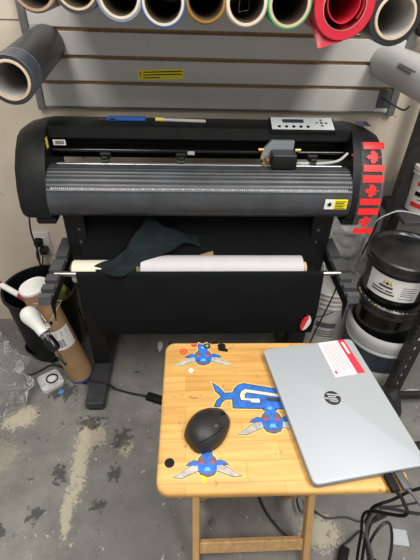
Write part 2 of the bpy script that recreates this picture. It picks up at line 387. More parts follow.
# ribbed platen
arc = [(1.205, .938), (1.165, .943), (1.130, .929), (1.104, .900), (1.090, .862), (1.093, .832), (1.11, .812)]
pts = smooth_path([(0, y, z) for y, z in arc], 10)
top = []
for i, p in enumerate(pts):
    t_ = (pts[min(i+1, len(pts)-1)]-pts[max(i-1, 0)]).normalized(); nn = Vector((0, t_.z, -t_.y)) 
    if nn.z < 0 and p.z > .9: nn = -nn
    rib = .0016 if (i % 3 == 1 and 3 < i < 34) else 0
    top.append((p.y+nn.y*rib, p.z+nn.z*rib))
ptm = mat('dark grey ribbed aluminium', (.055, .058, .064), .36, .35, var=.25, scale=9)
bm = new(); sweep_x(bm, top+[(1.20, .812)], XC-XI, XC+XI); obj('platen', bm, ptm, vc, 20)
def onplat(i, off):
    p = pts[i]; t_ = (pts[i+1]-pts[i-1]).normalized(); nn = Vector((0, t_.z, -t_.y))
    if nn.z < 0: nn = -nn
    return p+nn*off
wh_print = mat('pale print', (.55, .56, .56), .5)
bm = new()
for k in range(150):
    x = XC-.43+k*.86/149; p0, p1 = onplat(28, .0009), onplat(30, .0009)
    w = .0018 if k % 5 else .0034; 
    q = [Vector((x-w/2, p0.y, p0.z)), Vector((x+w/2, p0.y, p0.z)), Vector((x+w/2, p1.y, p1.z)), Vector((x-w/2, p1.y, p1.z))]
    if k % 5 == 0: q[2].z -= .002; q[3].z -= .002
    bm.faces.new([bm.verts.new(v) for v in q])
q0, q1 = onplat(31, .0010), onplat(32, .0010)
bm.faces.new([bm.verts.new(v) for v in ((XC-.43, q0.y, q0.z), (XC+.43, q0.y, q0.z), (XC+.43, q0.y-.0005, q0.z-.0015), (XC-.43, q0.y-.0005, q0.z-.0015))])
obj('ruler_scale', bm, wh_print, vc, 0)
stripm = mat('bright aluminium strip', (.50, .52, .53), .3, .7)
bm = new(); box(bm, (XC-.425, 1.178, .942), (XC+.425, 1.190, .9465), .001, 1); obj('cutting_strip', bm, stripm, vc)
xa0 = P(285, 160, 1.17).x
# white air tube / cable along the back of the platen
bm = new(); tube(bm, [(xa0+.01, 1.196, .947), (xa0+.06, 1.192, .9495), (XC+.36, 1.186, .952), (XC+.41, 1.182, .962), (XC+.437, 1.186, .985)], .0042, 8); obj('signal_cable', bm, mat('pale grey cable', (.5, .52, .53), .4), vc)
# pinch rollers
for px in (106, 181, 312):
    x = P(px, 160, 1.2).x
    bm = new(); box(bm, (x-.016, 1.195, .955), (x+.016, 1.24, .972), .003, 1); box(bm, (x-.010, 1.18, .948), (x+.010, 1.2, .966), .003, 1)
    pr = obj('pinch_roller', bm, black, vc)
    bm = new(); cyl(bm, (x-.009, 1.186, .954), (x+.009, 1.186, .954), .0065, 14); obj('roller', bm, steel, pr)
# white little clip on beam
x = P(191, 156, 1.22).x; bm = new(); box(bm, (x-.011, 1.210, .962), (x+.011, 1.224, .974), .002, 1); obj('beam_clip', bm, mat('grey clip', (.4, .4, .41), .4), vc)
# carriage
xa, xb = P(270, 160, 1.17).x, P(296, 160, 1.17).x
bm = new(); prism(bm, [(xa-.022, .955), (xa-.018, .985), (xa+.006, 1.012), (xb-.004, 1.012), (xb-.004, .955)], -1.215, -1.203, Matrix(((1, 0, 0, 0), (0, 0, -1, 0), (0, 1, 0, 0), (0, 0, 0, 1))))
cg = obj('carriage', bm, mat('grey carriage plate', (.30, .33, .35), .45, .3), vc)
bm = new(); box(bm, (xa+.004, 1.152, .9455), (xb, 1.2035, .981), .004, 2); obj('tool_holder', bm, black, cg)
bm = new(); box(bm, (xa+.006, 1.156, .980), (xb-.002, 1.204, .987), .002, 1); obj('holder_cap', bm, darksteel, cg)
for (x, z) in ((xa-.024, .985), (xb+.010, .985)):
    bm = new(); cyl(bm, (x-.008, 1.205, z), (x+.008, 1.205, z), .0055, 12); obj('brass_knob', bm, brass, cg)
for (x, z, r) in ((xa-.016, .953, .006), (xa-.006, .966, .004)):
    bm = new(); cyl(bm, (x, 1.175, z), (x, 1.203, z), r, 12); obj('brass_screw', bm, brass, cg)
bm = new(); bmesh.ops.create_uvsphere(bm, u_segments=12, v_segments=8, radius=.0035, matrix=Matrix.Translation((xa-.002, 1.176, .963))); obj('red_button', bm, redink, cg)
# control panel
c0, c1 = P(271, 120, 1.27), P(334, 132, 1.22)
bm = new(); ang = Matrix.Rotation(math.radians(18), 4, 'X'); pc = Vector(((P(302, 126, 1.24)).x, 1.243, 1.0475))
PW, PD = .186, .056
box(bm, pc-Vector((PW/2+.006, PD/2+.003, .010)), pc+Vector((PW/2+.006, PD/2+.003, .004)), .003, 2, ang); cp = obj('control_panel', bm, black, vc)
PM = Matrix.Translation(pc) @ ang
bm = new(); b_ = box(bm, (-PW/2, -PD/2, .004), (PW/2, PD/2, .0052), .0004, 1); xf(bm, b_, PM); obj('white_face', bm, mat('panel white', (.62, .66, .68), .35), cp)
bm = new(); b_ = box(bm, (-PW/2+.034, .002, .0052), (-PW/2+.098, .018, .006), 0); xf(bm, b_, PM); obj('display', bm, mat('grey lcd', (.07, .08, .09), .25), cp)
bm = new()
for i in range(14): b_ = box(bm, (-PW/2+.037+i*.0042, .005, .006), (-PW/2+.0395+i*.0042, .015, .0062)); xf(bm, b_, PM)
obj('display_text', bm, mat('lcd pixels', (.02, .025, .03), .4), cp)
for i in range(5):
    bm = new(); cc = Vector((-PW/2+.022+i*.0215, -.016, .005)); lathe(bm, [(0, .0016), (.0045, .0014), (.0055, 0), (0, 0)], cc, (0, 0, 1), 14); xf(bm, bm.verts[:], PM); obj('button', bm, blackg, cp)
for dx, dy in ((0, 0), (.014, 0), (-.014, 0), (0, .013), (0, -.013)):
    bm = new(); s = .0048 if (dx, dy) == (0, 0) else .0040; b_ = box(bm, (.058+dx-s, .002+dy-s*.8, .005), (.058+dx+s, .002+dy+s*.8, .0068), .001, 1); xf(bm, b_, PM); obj('arrow_button', bm, blackg, cp)
# small stickers on the machine
bm = new(); a_ = P(59.5, 143, 1.218); box(bm, (a_.x-.018, 1.2172, a_.z-.006), (a_.x+.018, 1.2186, a_.z+.010)); bl = obj('barcode_label', bm, paper, vc)
bm = new()
for i in range(9): box(bm, (a_.x-.012+i*.0029, 1.2166, a_.z-.003), (a_.x-.0108+i*.0029+.0004*(i % 3), 1.2172, a_.z+.007))
obj('barcode', bm, ink, bl)
a_ = P(43.3, 141, 1.18); bm = new(); box(bm, (XC-.4462, 1.19, .985), (XC-.4449, 1.205, 1.015), 0); obj('arrow_sticker', bm, yellow, vc)
a_ = P(336, 204, 1.093)
bm = new(); box(bm, (a_.x-.036, 1.0855, a_.z-.0135), (a_.x-.009, 1.0895, a_.z+.0165)); hz = obj('hazard_label', bm, paper, vc)
bm = new(); box(bm, (a_.x-.009, 1.0855, a_.z-.0135), (a_.x+.031, 1.0895, a_.z+.0165)); obj('yellow_field', bm, yellow, hz)
bm = new()
for i in range(5): box(bm, (a_.x-.005, 1.0849, a_.z+.010-i*.0052), (a_.x+.027-(i % 2)*.006, 1.0855, a_.z+.0122-i*.0052))
hp = [(0, .010), (.003, .004), (.008, .007), (.0045, .001), (.009, -.003), (.003, -.003), (.002, -.009), (-.002, -.004), (-.008, -.007), (-.004, -.001), (-.009, .003), (-.003, .003)]
prism(bm, [(a_.x-.0225+u, a_.z+.0015+v) for u, v in hp], -1.0855, -1.0849, Matrix(((1, 0, 0, 0), (0, 0, -1, 0), (0, 1, 0, 0), (0, 0, 0, 1))))
obj('hazard_print', bm, ink, hz)
# stand
for sgn in (-1, 1):
    x = XC+sgn*.41
    bm = new(); box(bm, (x-.034, 1.185, .045), (x+.034, 1.255, .812), .004, 1); lg = obj('leg', bm, black, vc)
    for z in (.72, .67):
        bm = new(); cyl(bm, (x-.012*sgn, 1.180, z), (x-.012*sgn, 1.186, z), .006, 10); obj('bolt', bm, steel, lg)
    bm = new(); box(bm, (x-.037, .985, .008), (x+.037, 1.46, .046), .004, 1); ft = obj('foot', bm, darksteel, vc)
    for y in (1.0, 1.44):
        bm = new(); box(bm, (x-.028, y-.014, 0), (x+.028, y+.014, .012), .003, 1); obj('foot_pad', bm, blackm, ft)
    # notched support arm
    xo = XC+sgn*.463
    bm = new()
    pr_ = [(1.25, .608), (1.25, .643)]
    for yc_ in (1.135, 1.055, 1.005, .962): pr_ += [(yc_+.0085, .6405), (yc_+.0085, .624), (yc_-.0085, .624), (yc_-.0085, .6395)]
    pr_ += [(.938, .636), (.93, .612), (1.12, .610)]
    sweep_x(bm, pr_, xo-.0185, xo+.0185)
    ar = obj('support_arm', bm, steel, vc, 20)
    bm = new(); prism(bm, [(.93, .590), (1.24, .59), (1.24, .622), (.93, .622)], xo-sgn*.0185-.0015, xo-sgn*.0185+.0015, XM()); prism(bm, [(.932, .548), (.958, .60), (.932, .62)], xo-sgn*.0185-.002, xo-sgn*.0185+.002, XM()); obj('arm_flange', bm, black, ar)
bm = new(); box(bm, (XC-.378, 1.20, .30), (XC+.378, 1.24, .36), .004, 1); obj('cross_bar', bm, black, vc)
bm = new(); cyl(bm, (XC-.462, 1.055, .6325), (XC+.455, 1.055, .6325), .0080, 16); obj('basket_rod', bm, mat('worn steel rod', (.42, .41, .38), .35, 1), vc)
# media basket cloth
prof = smooth_path([(0, 1.066, .626), (0, 1.055, .6415), (0, 1.043, .628), (0, 1.035, .56), (0, 1.030, .46), (0, 1.040, .385), (0, 1.052, .366), (0, 1.060, .40), (0, 1.064, .50), (0, 1.077, .552), (0, 1.105, .5655), (0, 1.140, .584), (0, 1.1565, .625), (0, 1.20, .70), (0, 1.25, .76), (0, 1.285, .805)], 5)
bm = new(); rows = []
for p in prof:
    tp = max(0, min(1, (.66-p.z)/.29)); hl = .395-(.045 if p.y < 1.07 and p.z < .56 else .015)*tp; hr = .398+.006*tp
    row = []
    for j in range(31):
        s = -1+2*j/30
        wv = .004*noise.noise(Vector((s*5, p.z*8, 2)))*(1 if p.z < .63 else .2)
        row.append(Vector((XC+s*(hl if s < 0 else hr), p.y+wv-.004*math.cos(s*PI/2)*(p.z < .6)*(p.y < 1.045), p.z)))
    rows.append(row)
sheet(bm, rows, .0015); obj('media_basket', bm, fabric, vc, 60)
# flag sticker strip on the right end cover
fp = smooth_path([(0, 1.188, 1.0180), (0, 1.172, 1.0035), (0, 1.132, .952), (0, 1.1045, .890), (0, 1.094, .835), (0, 1.093, .80), (0, 1.092, .765)], 12)
fl = [0]
for a, b in zip(fp, fp[1:]): fl.append(fl[-1]+(b-a).length)
FL = fl[-1]
def onstrip(u, v, off=.0):   # u across in metres from the strip's left edge, v down the strip 0..1
    s = v*FL; i = 0
    while i < len(fl)-2 and fl[i+1] < s: i += 1
    p = fp[i].lerp(fp[i+1], (s-fl[i])/(fl[i+1]-fl[i])); t_ = (fp[i+1]-fp[i]).normalized(); nn = Vector((0, t_.z, -t_.y))
    if nn.y > 0: nn = -nn
    return Vector((XC+.474+u, p.y, p.z))+nn*(.002+off)
SWd = .062
film = mat('clear tape film', (.75, .75, .76), .15, alpha=.03)
bm = new(); rows = [[onstrip(u, v) for u in (-.006, SWd/2, SWd+.003)] for v in [i/40 for i in range(41)]]
sheet(bm, rows, .0003); fs = obj('flag_sticker_strip', bm, film, vc, 60); fs['label'] = 'clear strip of three red maple leaf flag stickers'
def onstrip_patch(name, u0, u1, v0, v1):
    bm = new(); rows = [[onstrip(u, v, .0006) for u in (u0, u1)] for v in [v0+(v1-v0)*i/6 for i in range(7)]]
    sheet(bm, rows, .0004); obj(name, bm, flagred, fs, 60)
leafhalf = [(0, 1.0), (.13, .72), (.26, .78), (.20, .30), (.42, .52), (.48, .40), (.72, .45), (.64, .22), (.78, .12), (.42, -.22), (.46, -.38), (.05, -.30), (.05, -.75)]
leaf = leafhalf + [(-x, y) for x, y in reversed(leafhalf[1:])]
for k in range(3):
    v = .0+k*.345
    onstrip_patch('red_band', .0, SWd, v+.006, v+.080)
    onstrip_patch('red_band', .0, SWd, v+.245, v+.313)
    cu_, cv = SWd*.5, v+.163
    bm = new(); vs = []
    for lx, ly in leaf: vs.append((cu_-.026*ly+.002, cv+.026*lx/FL))
    fa = bm.faces.new([bm.verts.new((a, b, 0)) for a, b in vs]); bmesh.ops.triangulate(bm, faces=[fa])
    for w in bm.verts: w.co = onstrip(w.co.x, w.co.y, .0009)
    obj('maple_leaf', bm, flagred, fs, 60)
bm = new(); a_ = onstrip(.03, .0); box(bm, (XC+.475, 1.245, 1.0455), (XC+.512, 1.29, 1.0468)); obj('top_sticker', bm, mat('dark photo sticker', (.05, .06, .10), .25, var=.8, scale=70), vc)
bm = new(); lathe(bm, [(0, .003), (.003, .002), (.004, 0), (0, 0)], (XC+.4455, 1.17, .985), (-1, 0, 0), 10); obj('indicator_light', bm, redink, vc)
# pens on top of the machine
uk = thing('utility_knife', 'slim blue snap-off knife lying on top of the black plotter', 'knife', (P(126, 118, 1.265).x, 1.262, 1.046))
kx = P(126, 118, 1.265).x
bm = new(); box(bm, (kx-.055, 1.253, 1.046), (kx+.058, 1.271, 1.0565), .003, 2); obj('handle', bm, mat('blue plastic', (.02, .10, .42), .4), uk)
bm = new(); box(bm, (kx-.080, 1.257, 1.047), (kx-.054, 1.267, 1.0495)); obj('blade', bm, steel, uk)
bm = new(); box(bm, (kx-.045, 1.2525, 1.050), (kx-.030, 1.2535, 1.054)); obj('slider', bm, blackm, uk)
mx = P(182, 121, 1.26).x
mk = thing('marker_pen', 'clear pen with yellow end lying on the plotter right of the blue knife', 'pen', (mx, 1.258, 1.046))
bm = new(); cyl(bm, (mx-.055, 1.258, 1.0510), (mx+.070, 1.250, 1.0510), .005, 12); obj('barrel', bm, mat('clear grey barrel', (.45, .44, .40), .2), mk)
bm = new(); cyl(bm, (mx-.078, 1.2595, 1.0515), (mx-.0545, 1.258, 1.0515), .0056, 12); obj('yellow_cap', bm, mat('yellow plastic', (.75, .60, .12), .4), mk)
# ------------------------------------------------------------------ contents of the media basket
def hroll(name, label, cat, p0, p1, ro, rc, ri, m1, m2, group=None, over=.0):
    p0, p1 = Vector(p0), Vector(p1); ax = p1-p0
    t = thing(name, label, cat, p0.lerp(p1, .5)+Vector((0, 0, -ro)), group)
    bm = new(); ring(bm, p0, ax.length, ro, rc, ax); obj('paper', bm, m1, t)
    bm = new(); ring(bm, p0-ax.normalized()*over, ax.length+2*over, rc, ri, ax); obj('core', bm, m2, t); return t
whitev = mat('white vinyl backing', (.50, .485, .50), .5, var=.05, scale=9)
hroll('media_roll', 'white media roll with brown core lying in the black basket', 'media roll', (-.155, 1.107, .614), (.378, 1.107, .613), .045, .024, .019, whitev, core, over=.016)
hroll('media_roll', 'thin cream paper roll at the left end of the black basket', 'media roll', (-.375, 1.100, .609), (-.178, 1.100, .609), .037, .012, .010, mat('cream paper', (.66, .63, .50), .6), core)
pk = P(204, 254, 1.17)
hroll('cardboard_tube', 'short brown tube end poking up behind the white media roll', 'tube', (pk.x-.07, 1.165, pk.z-.03), (pk.x+.035, 1.165, pk.z-.004), .021, .019, .0165, kraft, core)
# dark green cloth draped over rolls
clm = mat('dark green cloth', (.0065, .013, .0135), .8, bump=.4, bscale=300, var=.3, scale=8, spec=.25)
bm = new(); rows = []
ridge = smooth_path([(-.285, 1.070, .628), (-.245, 1.085, .648), (-.205, 1.115, .690), (-.170, 1.15, .728), (-.135, 1.18, .752), (-.095, 1.18, .748), (-.05, 1.175, .725), (.00, 1.18, .705), (.05, 1.185, .690)], 5)
N_ = len(ridge)
for i, p in enumerate(ridge):
    row = []; s = i/(N_-1); wf = .25+.85*math.sin(PI*min(1, s*1.15))
    for j in range(25):
        q = -1+2*j/24
        fold = .013*math.sin(q*9+s*4)*math.sin(PI*s)+.006*math.sin(s*26+q*4)
        drop = .115*wf*max(0, abs(q)-.12)**1.15
        y = p.y+(q*.088 if q < 0 else q*.05)*wf; zz = p.z-drop+fold*(1-abs(q)*.4)
        x = p.x+.028*q*(s-.2)+.012*math.sin(q*5+s*6)
        zr = 0
        if x > -.175 and abs(y-1.107) < .0475: zr = .614+math.sqrt(max(0, .0475**2-(y-1.107)**2))
        elif x <= -.15 and abs(y-1.100) < .0395: zr = .609+math.sqrt(max(0, .0395**2-(y-1.100)**2))
        row.append(Vector((x, y, max(zz, zr, .643 if y < 1.066 else 0))))
    rows.append(row)
sheet(bm, rows, .0025); tag(obj('cloth', bm, clm, None, 70), 'dark green-black cloth crumpled over the white media roll', 'cloth')
# ------------------------------------------------------------------ things on the wall, left
oc = P(42.5, 243, WY)
ou = thing('wall_outlet', 'white wall outlet low on the beige wall left of the plotter stand', 'outlet', (oc.x, WY, oc.z-.058))
bm = new(); box(bm, (oc.x-.036, WY-.006, oc.z-.058), (oc.x+.036, WY, oc.z+.058), .003, 2); obj('cover_plate', bm, mat('dirty white plastic', (.55, .53, .50), .45, var=.1, scale=30), ou)
bm = new(); box(bm, (oc.x-.017, WY-.008, oc.z-.034), (oc.x+.017, WY-.005, oc.z+.034), .002, 1); obj('socket_face', bm, white, ou)
pl = thing('power_plug', 'black power plug in the wall outlet with its cord running to the floor', 'plug', (oc.x-.004, WY-.008, oc.z+.01))
bm = new(); box(bm, (oc.x-.022, WY-.042, oc.z+.004), (oc.x+.010, WY-.0085, oc.z+.036), .007, 2); obj('plug_body', bm, blackm, pl)
bm = new(); tube(bm, [(oc.x-.006, WY-.04, oc.z+.018), (oc.x-.012, WY-.06, oc.z-.03), (oc.x-.0, WY-.05, oc.z-.10), (oc.x+.03, WY-.02, oc.z-.13), (oc.x+.07, WY-.012, oc.z-.20), (oc.x+.10, WY-.012, .02)], .0035, 6); obj('cord', bm, cordm, pl)
pl = thing('power_plug', 'second plug, angled below the first in the wall outlet', 'plug', (oc.x+.012, WY-.008, oc.z-.03))
bm = new(); box(bm, (oc.x-.006, WY-.045, oc.z-.034), (oc.x+.026, WY-.0085, oc.z-.004), .007, 2); obj('plug_body', bm, cordm, pl)
bm = new(); tube(bm, [(oc.x+.01, WY-.044, oc.z-.02), (oc.x+.002, WY-.06, oc.z-.08), (oc.x+.02, WY-.05, oc.z-.15), (oc.x+.08, WY-.02, oc.z-.16), (oc.x+.14, WY-.012, oc.z-.19)], .003, 6); obj('cord', bm, cordm, pl)
bm = new(); tube(bm, [P(29, 214, 1.32), P(31, 232, 1.40), P(38, 252, 1.45), P(41, 268, 1.44), P(47, 276, 1.46), (-.50, 1.503, .25), (-.47, 1.503, .01)], .0035, 6)
tag(obj('electric_cable', bm, cordm), 'black cord dropping from the left end of the plotter down the wall', 'cord')
# cardboard sheet between leg and wall
bm = new(); a_ = P(96, 243, 1.44); b_ = box(bm, (a_.x-.05, 1.435, .0), (a_.x+.058, 1.447, a_.z+.10), .001, 1)
bmesh.ops.rotate(bm, cent=(0, 1.44, 0), matrix=Matrix.Rotation(-.055, 3, 'X'), verts=bm.verts[:])
tag(obj('cardboard_sheet', bm, mat('pale brown board', (.30, .24, .17), .8, var=.1, scale=10)), 'tall pale brown board leaning on the wall behind the left plotter leg', 'board')
# ------------------------------------------------------------------ bin and its contents
BX, BY, BH, BR = -.612, 1.345, .345, .146
bn = thing('waste_bin', 'round black waste bin in the corner left of the plotter', 'bin', (BX, BY, 0))
bm = new(); lathe(bm, [(0, 0), (.108, 0), (.114, .006), (BR-.004, BH-.012), (BR+.004, BH-.010), (BR+.004, BH), (BR-.006, BH), (.108, .012), (0, .012)], (BX, BY, 0), (0, 0, 1), 48); obj('bin_body', bm, black, bn)
bm = new(); bmesh.ops.create_icosphere(bm, subdivisions=4, radius=.062, matrix=Matrix.Translation((BX+.062, BY+.012, .262)) @ Matrix.Diagonal((.8, .9, 1.3, 1))); disp(bm, .02, 17, 3)
tag(obj('plastic_packet', bm, mat('yellow-green packet', (.17, .20, .035), .35, var=.5, scale=18)), 'crumpled yellow-green packet in the black bin', 'packet')
bm = new(); bmesh.ops.create_icosphere(bm, subdivisions=4, radius=.08, matrix=Matrix.Translation((BX-.01, BY-.005, .10)) @ Matrix.Diagonal((1.1, 1.05, .85, 1))); disp(bm, .02, 12, 8)
tag(obj('crumpled_rubbish', bm, mat('dark rubbish', (.03, .03, .032), .5, var=.6, scale=20)), 'dark crumpled rubbish at the bottom of the black bin', 'rubbish')
s0, s1 = at(-2, 283, .362), at(26, 299, .36)
st = thing('paint_stick', 'red and white striped stick lying across the rim of the black bin', 'stick', s0)
d = (s1-s0)
bm = new(); cyl(bm, s0-d*.4, s0+d*.15, .0125, 12); cyl(bm, s0+d*.78, s1+d*.05, .0130, 12); obj('red_end', bm, mat('red plastic', (.32, .03, .05), .4), st)
bm = new(); cyl(bm, s0+d*.15, s0+d*.78, .0120, 12); obj('white_middle', bm, paper, st)
# ------------------------------------------------------------------ cardboard tube
tb0, tb1 = Vector((-.462, 1.163, .016)), Vector((-.550, 1.163, .490)); ax = (tb1-tb0); TL = ax.length; axn = ax.normalized()
ct = thing('mailing_tube', 'brown cardboard mailing tube with white cap leaning by the left foot of the plotter', 'tube', (tb0.x, tb0.y, 0))
bm = new(); ring(bm, tb0, TL-.004, .051, .048, axn); obj('tube_body', bm, kraft, ct)
bm = new(); lathe(bm, [(0, TL-.012), (.0475, TL-.012), (.0475, TL-.004), (.0515, TL-.003), (.0518, TL+.006), (.049, TL+.009), (.045, TL+.006), (0, TL+.005)], tb0, axn, 36); cp_ = obj('end_cap', bm, white, ct)
bm = new()
for i in range(3): lathe(bm, [(.012+.011*i, TL+.0052), (.0125+.011*i, TL+.0065), (.014+.011*i, TL+.0065), (.0145+.011*i, TL+.0052)], tb0, axn, 24)
obj('cap_rings', bm, white, cp_)
bm = new(); N1, B1 = frame_from(axn); rows = []
tocam = (CAM-tb0); tocam = (tocam-axn*tocam.dot(axn)).normalized(); side = axn.cross(tocam)
for i in range(13):
    a = -1.05+i/12*1.9
    rows.append([tb0+axn*h+(tocam*math.cos(a)+side*math.sin(a))*.0514 for h in (.20, .25, .30)])
sheet(bm, rows, .0004); lb = obj('shipping_label', bm, paper, ct, 60)
bm = new()
for i in range(9):
    a0 = -.75+i*.09
    rows = [[tb0+axn*h+(tocam*math.cos(a)+side*math.sin(a))*.0519 for h in (.212, .252)] for a in (a0, a0+.03+.02*(i % 3))]
    sheet(bm, rows, .0002)
for i in range(3):
    rows = [[tb0+axn*h+(tocam*math.cos(a)+side*math.sin(a))*.0519 for h in (.268+i*.009, .272+i*.009)] for a in (-.8, -.3, .1, .5)]
    sheet(bm, rows, .0002)
obj('label_print', bm, mat('grey ink', (.12, .12, .12), .6), lb)
bm = new(); lathe(bm, [(0, -.012), (.047, -.012), (.051, -.009), (.0517, -.004), (.0517, .0), (.0511, .001)], tb0, axn, 30); 
for v in bm.verts: v.co.z = max(v.co.z, .0005)
obj('blue_end_tape', bm, mat('blue tape', (.03, .09, .30), .5), ct)
# ------------------------------------------------------------------ clamp lamp with white bulb
b0, b1 = at(27, 312, .47), at(42, 331, .425); ax = (b1-b0).normalized(); b0 = b0-ax*.012
lamp = thing('clamp_lamp', 'white bulb in a black clamp socket in front of the cardboard tube', 'lamp', at(47, 340, .30))
bm = new(); lathe(bm, [(0, -.024), (.014, -.0215), (.024, -.014), (.030, .0), (.0305, .010), (.028, .022), (.0225, .042), (.019, .058), (.018, .085), (0, .085)], b0+ax*.02, ax, 28); obj('bulb', bm, mat('frosted white bulb', (.78, .77, .73), .35), lamp)
bm = new(); lathe(bm, [(0, .08), (.0155, .08), (.0155, .104), (.0185, .106), (.019, .145), (.012, .158), (0, .158)], b0+ax*.02, ax, 20); sk = obj('socket', bm, blackg, lamp)
bm = new(); lathe(bm, [(.0135, .086), (.017, .088), (.0145, .092), (.017, .096), (.0145, .10), (.0165, .103), (.0135, .104)], b0+ax*.02, ax, 20); obj('screw_ring', bm, chrome, sk)
jn = at(48, 325, .425)
bm = new(); cyl(bm, jn+Vector((0, -.010, .004)), jn+Vector((0, .012, -.004)), .012, 18); cyl(bm, jn+Vector((-.012, -.012, .0)), jn+Vector((.012, -.012, .0)), .004, 10); obj('swivel_joint', bm, chrome, lamp)
bm = new(); tube(bm, [jn, b0+ax*.13], .005, 8, 0); obj('bracket', bm, steel, lamp)
bm = new(); tp0, tp1 = at(34, 302, .485), at(62, 300, .475); tube(bm, [jn, tp0+Vector((.0, -.01, 0))], .0018, 6, 0); tube(bm, [jn, tp1], .0018, 6, 0); tube(bm, [tp0+Vector((.0, -.01, 0)), (tp0+tp1)/2+Vector((0, -.012, .004)), tp1], .0018, 6, 4); obj('wire_clamp', bm, chrome, lamp)
bm = new(); e = b0+ax*.178; tube(bm, [e, e+ax*.04+Vector((0, 0, -.03)), at(56, 356, .12), at(52, 362, .02), at(60, 366, .004), at(75, 362, .004)], .003, 6); obj('cord', bm, cordm, lamp)
# black dish below lamp
bm = new(); c_ = at(40, 352, .03); lathe(bm, [(0, 0), (.045, 0), (.062, .05), (.066, .052), (.060, .046), (.043, .006), (0, .006)], (c_.x+.0, c_.y+.03, 0), (0, 0, 1), 30)
tag(obj('shallow_dish', bm, black), 'small black dish on the floor under the clamp lamp', 'dish')
# ------------------------------------------------------------------ plastic bag, lid, scraps on the floor at left
def plastic(name, a, col=(.62, .63, .64)):
    m = mat(name, col, .10, trans=a, bump=1.0, bscale=34); m.node_tree.nodes['Principled BSDF'].inputs['IOR'].default_value = 1.18; return m
bm = new(); c = Vector((-.825, 1.06, .12)); bmesh.ops.create_icosphere(bm, subdivisions=6, radius=1, matrix=Matrix.Translation(c) @ Matrix.Diagonal((.215, .19, .20, 1)))
for v in bm.verts:
    q = v.co*4.5; rdg = lambda k, o: 1-abs(noise.noise(q*k+Vector((o, o*2, 1))))*2.2
    r = .55*rdg(1, 0)+.32*rdg(2.3, 3)+.16*rdg(5, 7)
    v.co = c+(v.co-c)*(.50+.52*r); v.co.z = max(v.co.z, .001)
tag(obj('plastic_bag', bm, plastic('clear crumpled film', .93, (.90, .91, .93)), None, 180), 'crumpled clear plastic bag on the floor in front of the black bin', 'plastic bag')
lc = at(51, 382, .0)
ld = thing('tape_cutter_lid', 'small scuffed white square lid with a round hole on the floor', 'lid', (lc.x, lc.y, 0))
R_ = Matrix.Translation((lc.x, lc.y, 0)) @ Matrix.Rotation(math.radians(35), 4, 'Z')
bm = new(); sq = []
for cx, cy, a0 in ((.028, .028, 0), (-.028, .028, 90), (-.028, -.028, 180), (.028, -.028, 270)):
    for k in range(5): a = math.radians(a0+k*22.5); sq.append((cx+.018*math.cos(a), cy+.018*math.sin(a)))
prism(bm, sq, .0005, .014, R_); obj('plate', bm, mat('scuffed white plastic', (.72, .72, .72), .35, col2=(.38, .38, .39), scale=45), ld)
bm = new(); lathe(bm, [(.020, .014), (.020, .018), (.025, .018), (.025, .014)], (lc.x+.006, lc.y+.006, 0), (0, 0, 1), 24, closed=True); obj('ring', bm, blackm, ld)
bm = new(); lathe(bm, [(0, .0175), (.013, .017), (.0135, .014)], (lc.x+.006, lc.y+.006, 0), (0, 0, 1), 20); obj('hub', bm, white, ld)
def scrap(px, py, poly, m, label, z=.001, h=.0012, name='paper_scrap', cat='scrap'):
    c_ = at(px, py, 0); bm = new(); prism(bm, poly, z-.0005, z+h, Matrix.Translation((c_.x, c_.y, 0))); return tag(obj(name, bm, m), label, cat)
scrap(61, 392, [(-.012, -.01), (.008, -.014), (.012, .008), (-.006, .012)], mat('blue scrap', (.08, .22, .5), .5), 'small blue scrap beside the white square lid')
scrap(160, 347, [(-.008, .03), (.004, .033), (.012, .018), (.012, -.004), (.004, -.024), (-.001, -.032), (-.008, -.012), (-.012, .01)], paper, 'teardrop shaped white paper scrap on the floor left of the wooden table')
scrap(399, 537, [(-.03, -.02), (.022, -.028), (.03, .018), (-.02, .026)], mat('pale tape', (.42, .47, .49), .35), 'square of pale tape stuck to the floor near the laptop cables', name='tape_scrap')
scrap(411, 391, [(-.05, -.004), (.0, .010), (.04, .006), (.0, -.012)], mat('pale scrap', (.45, .45, .44), .5), 'sliver of pale film on the floor by the black rack', name='film_scrap')
# floor cord with inline connector
zc_ = lambda px, py, z=.004: at(px, py, z)
bm = new(); tube(bm, [zc_(-20, 358), zc_(0, 366), zc_(15, 371), zc_(29, 375), zc_(40, 371), zc_(50, 365.5), zc_(60, 366.5), zc_(72, 374, .006), at(84, 383, .008), at(90, 381, .045), at(100, 382, .052), at(108, 384, .046), at(116, 389, .008), zc_(130, 393, .006), zc_(146, 396, .010)], .0042, 8)
tag(obj('extension_cord', bm, cordm), 'black cord running across the floor over the left foot of the plotter', 'cord')
k0, k1 = at(146, 395.5, .012), at(164, 401, .012); d = (k1-k0).normalized(); rz = math.atan2(d.y, d.x)
bm = new(); m_ = (k0+k1)/2; box(bm, m_-Vector((.036, .016, .011)), m_+Vector((.036, .016, .011)), .004, 2, Matrix.Rotation(rz, 4, 'Z')); cnn = tag(obj('cord_connector', bm, blackm), 'black connector block of a cord on the floor left of the table', 'connector')
bm = new(); tube(bm, [k1, zc_(180, 409, .006), zc_(215, 430, .005), zc_(250, 470, .005), zc_(262, 505, .005), zc_(280, 530, .005), zc_(300, 545, .005)], .004, 8)
tag(obj('extension_cord', bm, cordm), 'black cord leaving the connector block and passing under the wooden table', 'cord')
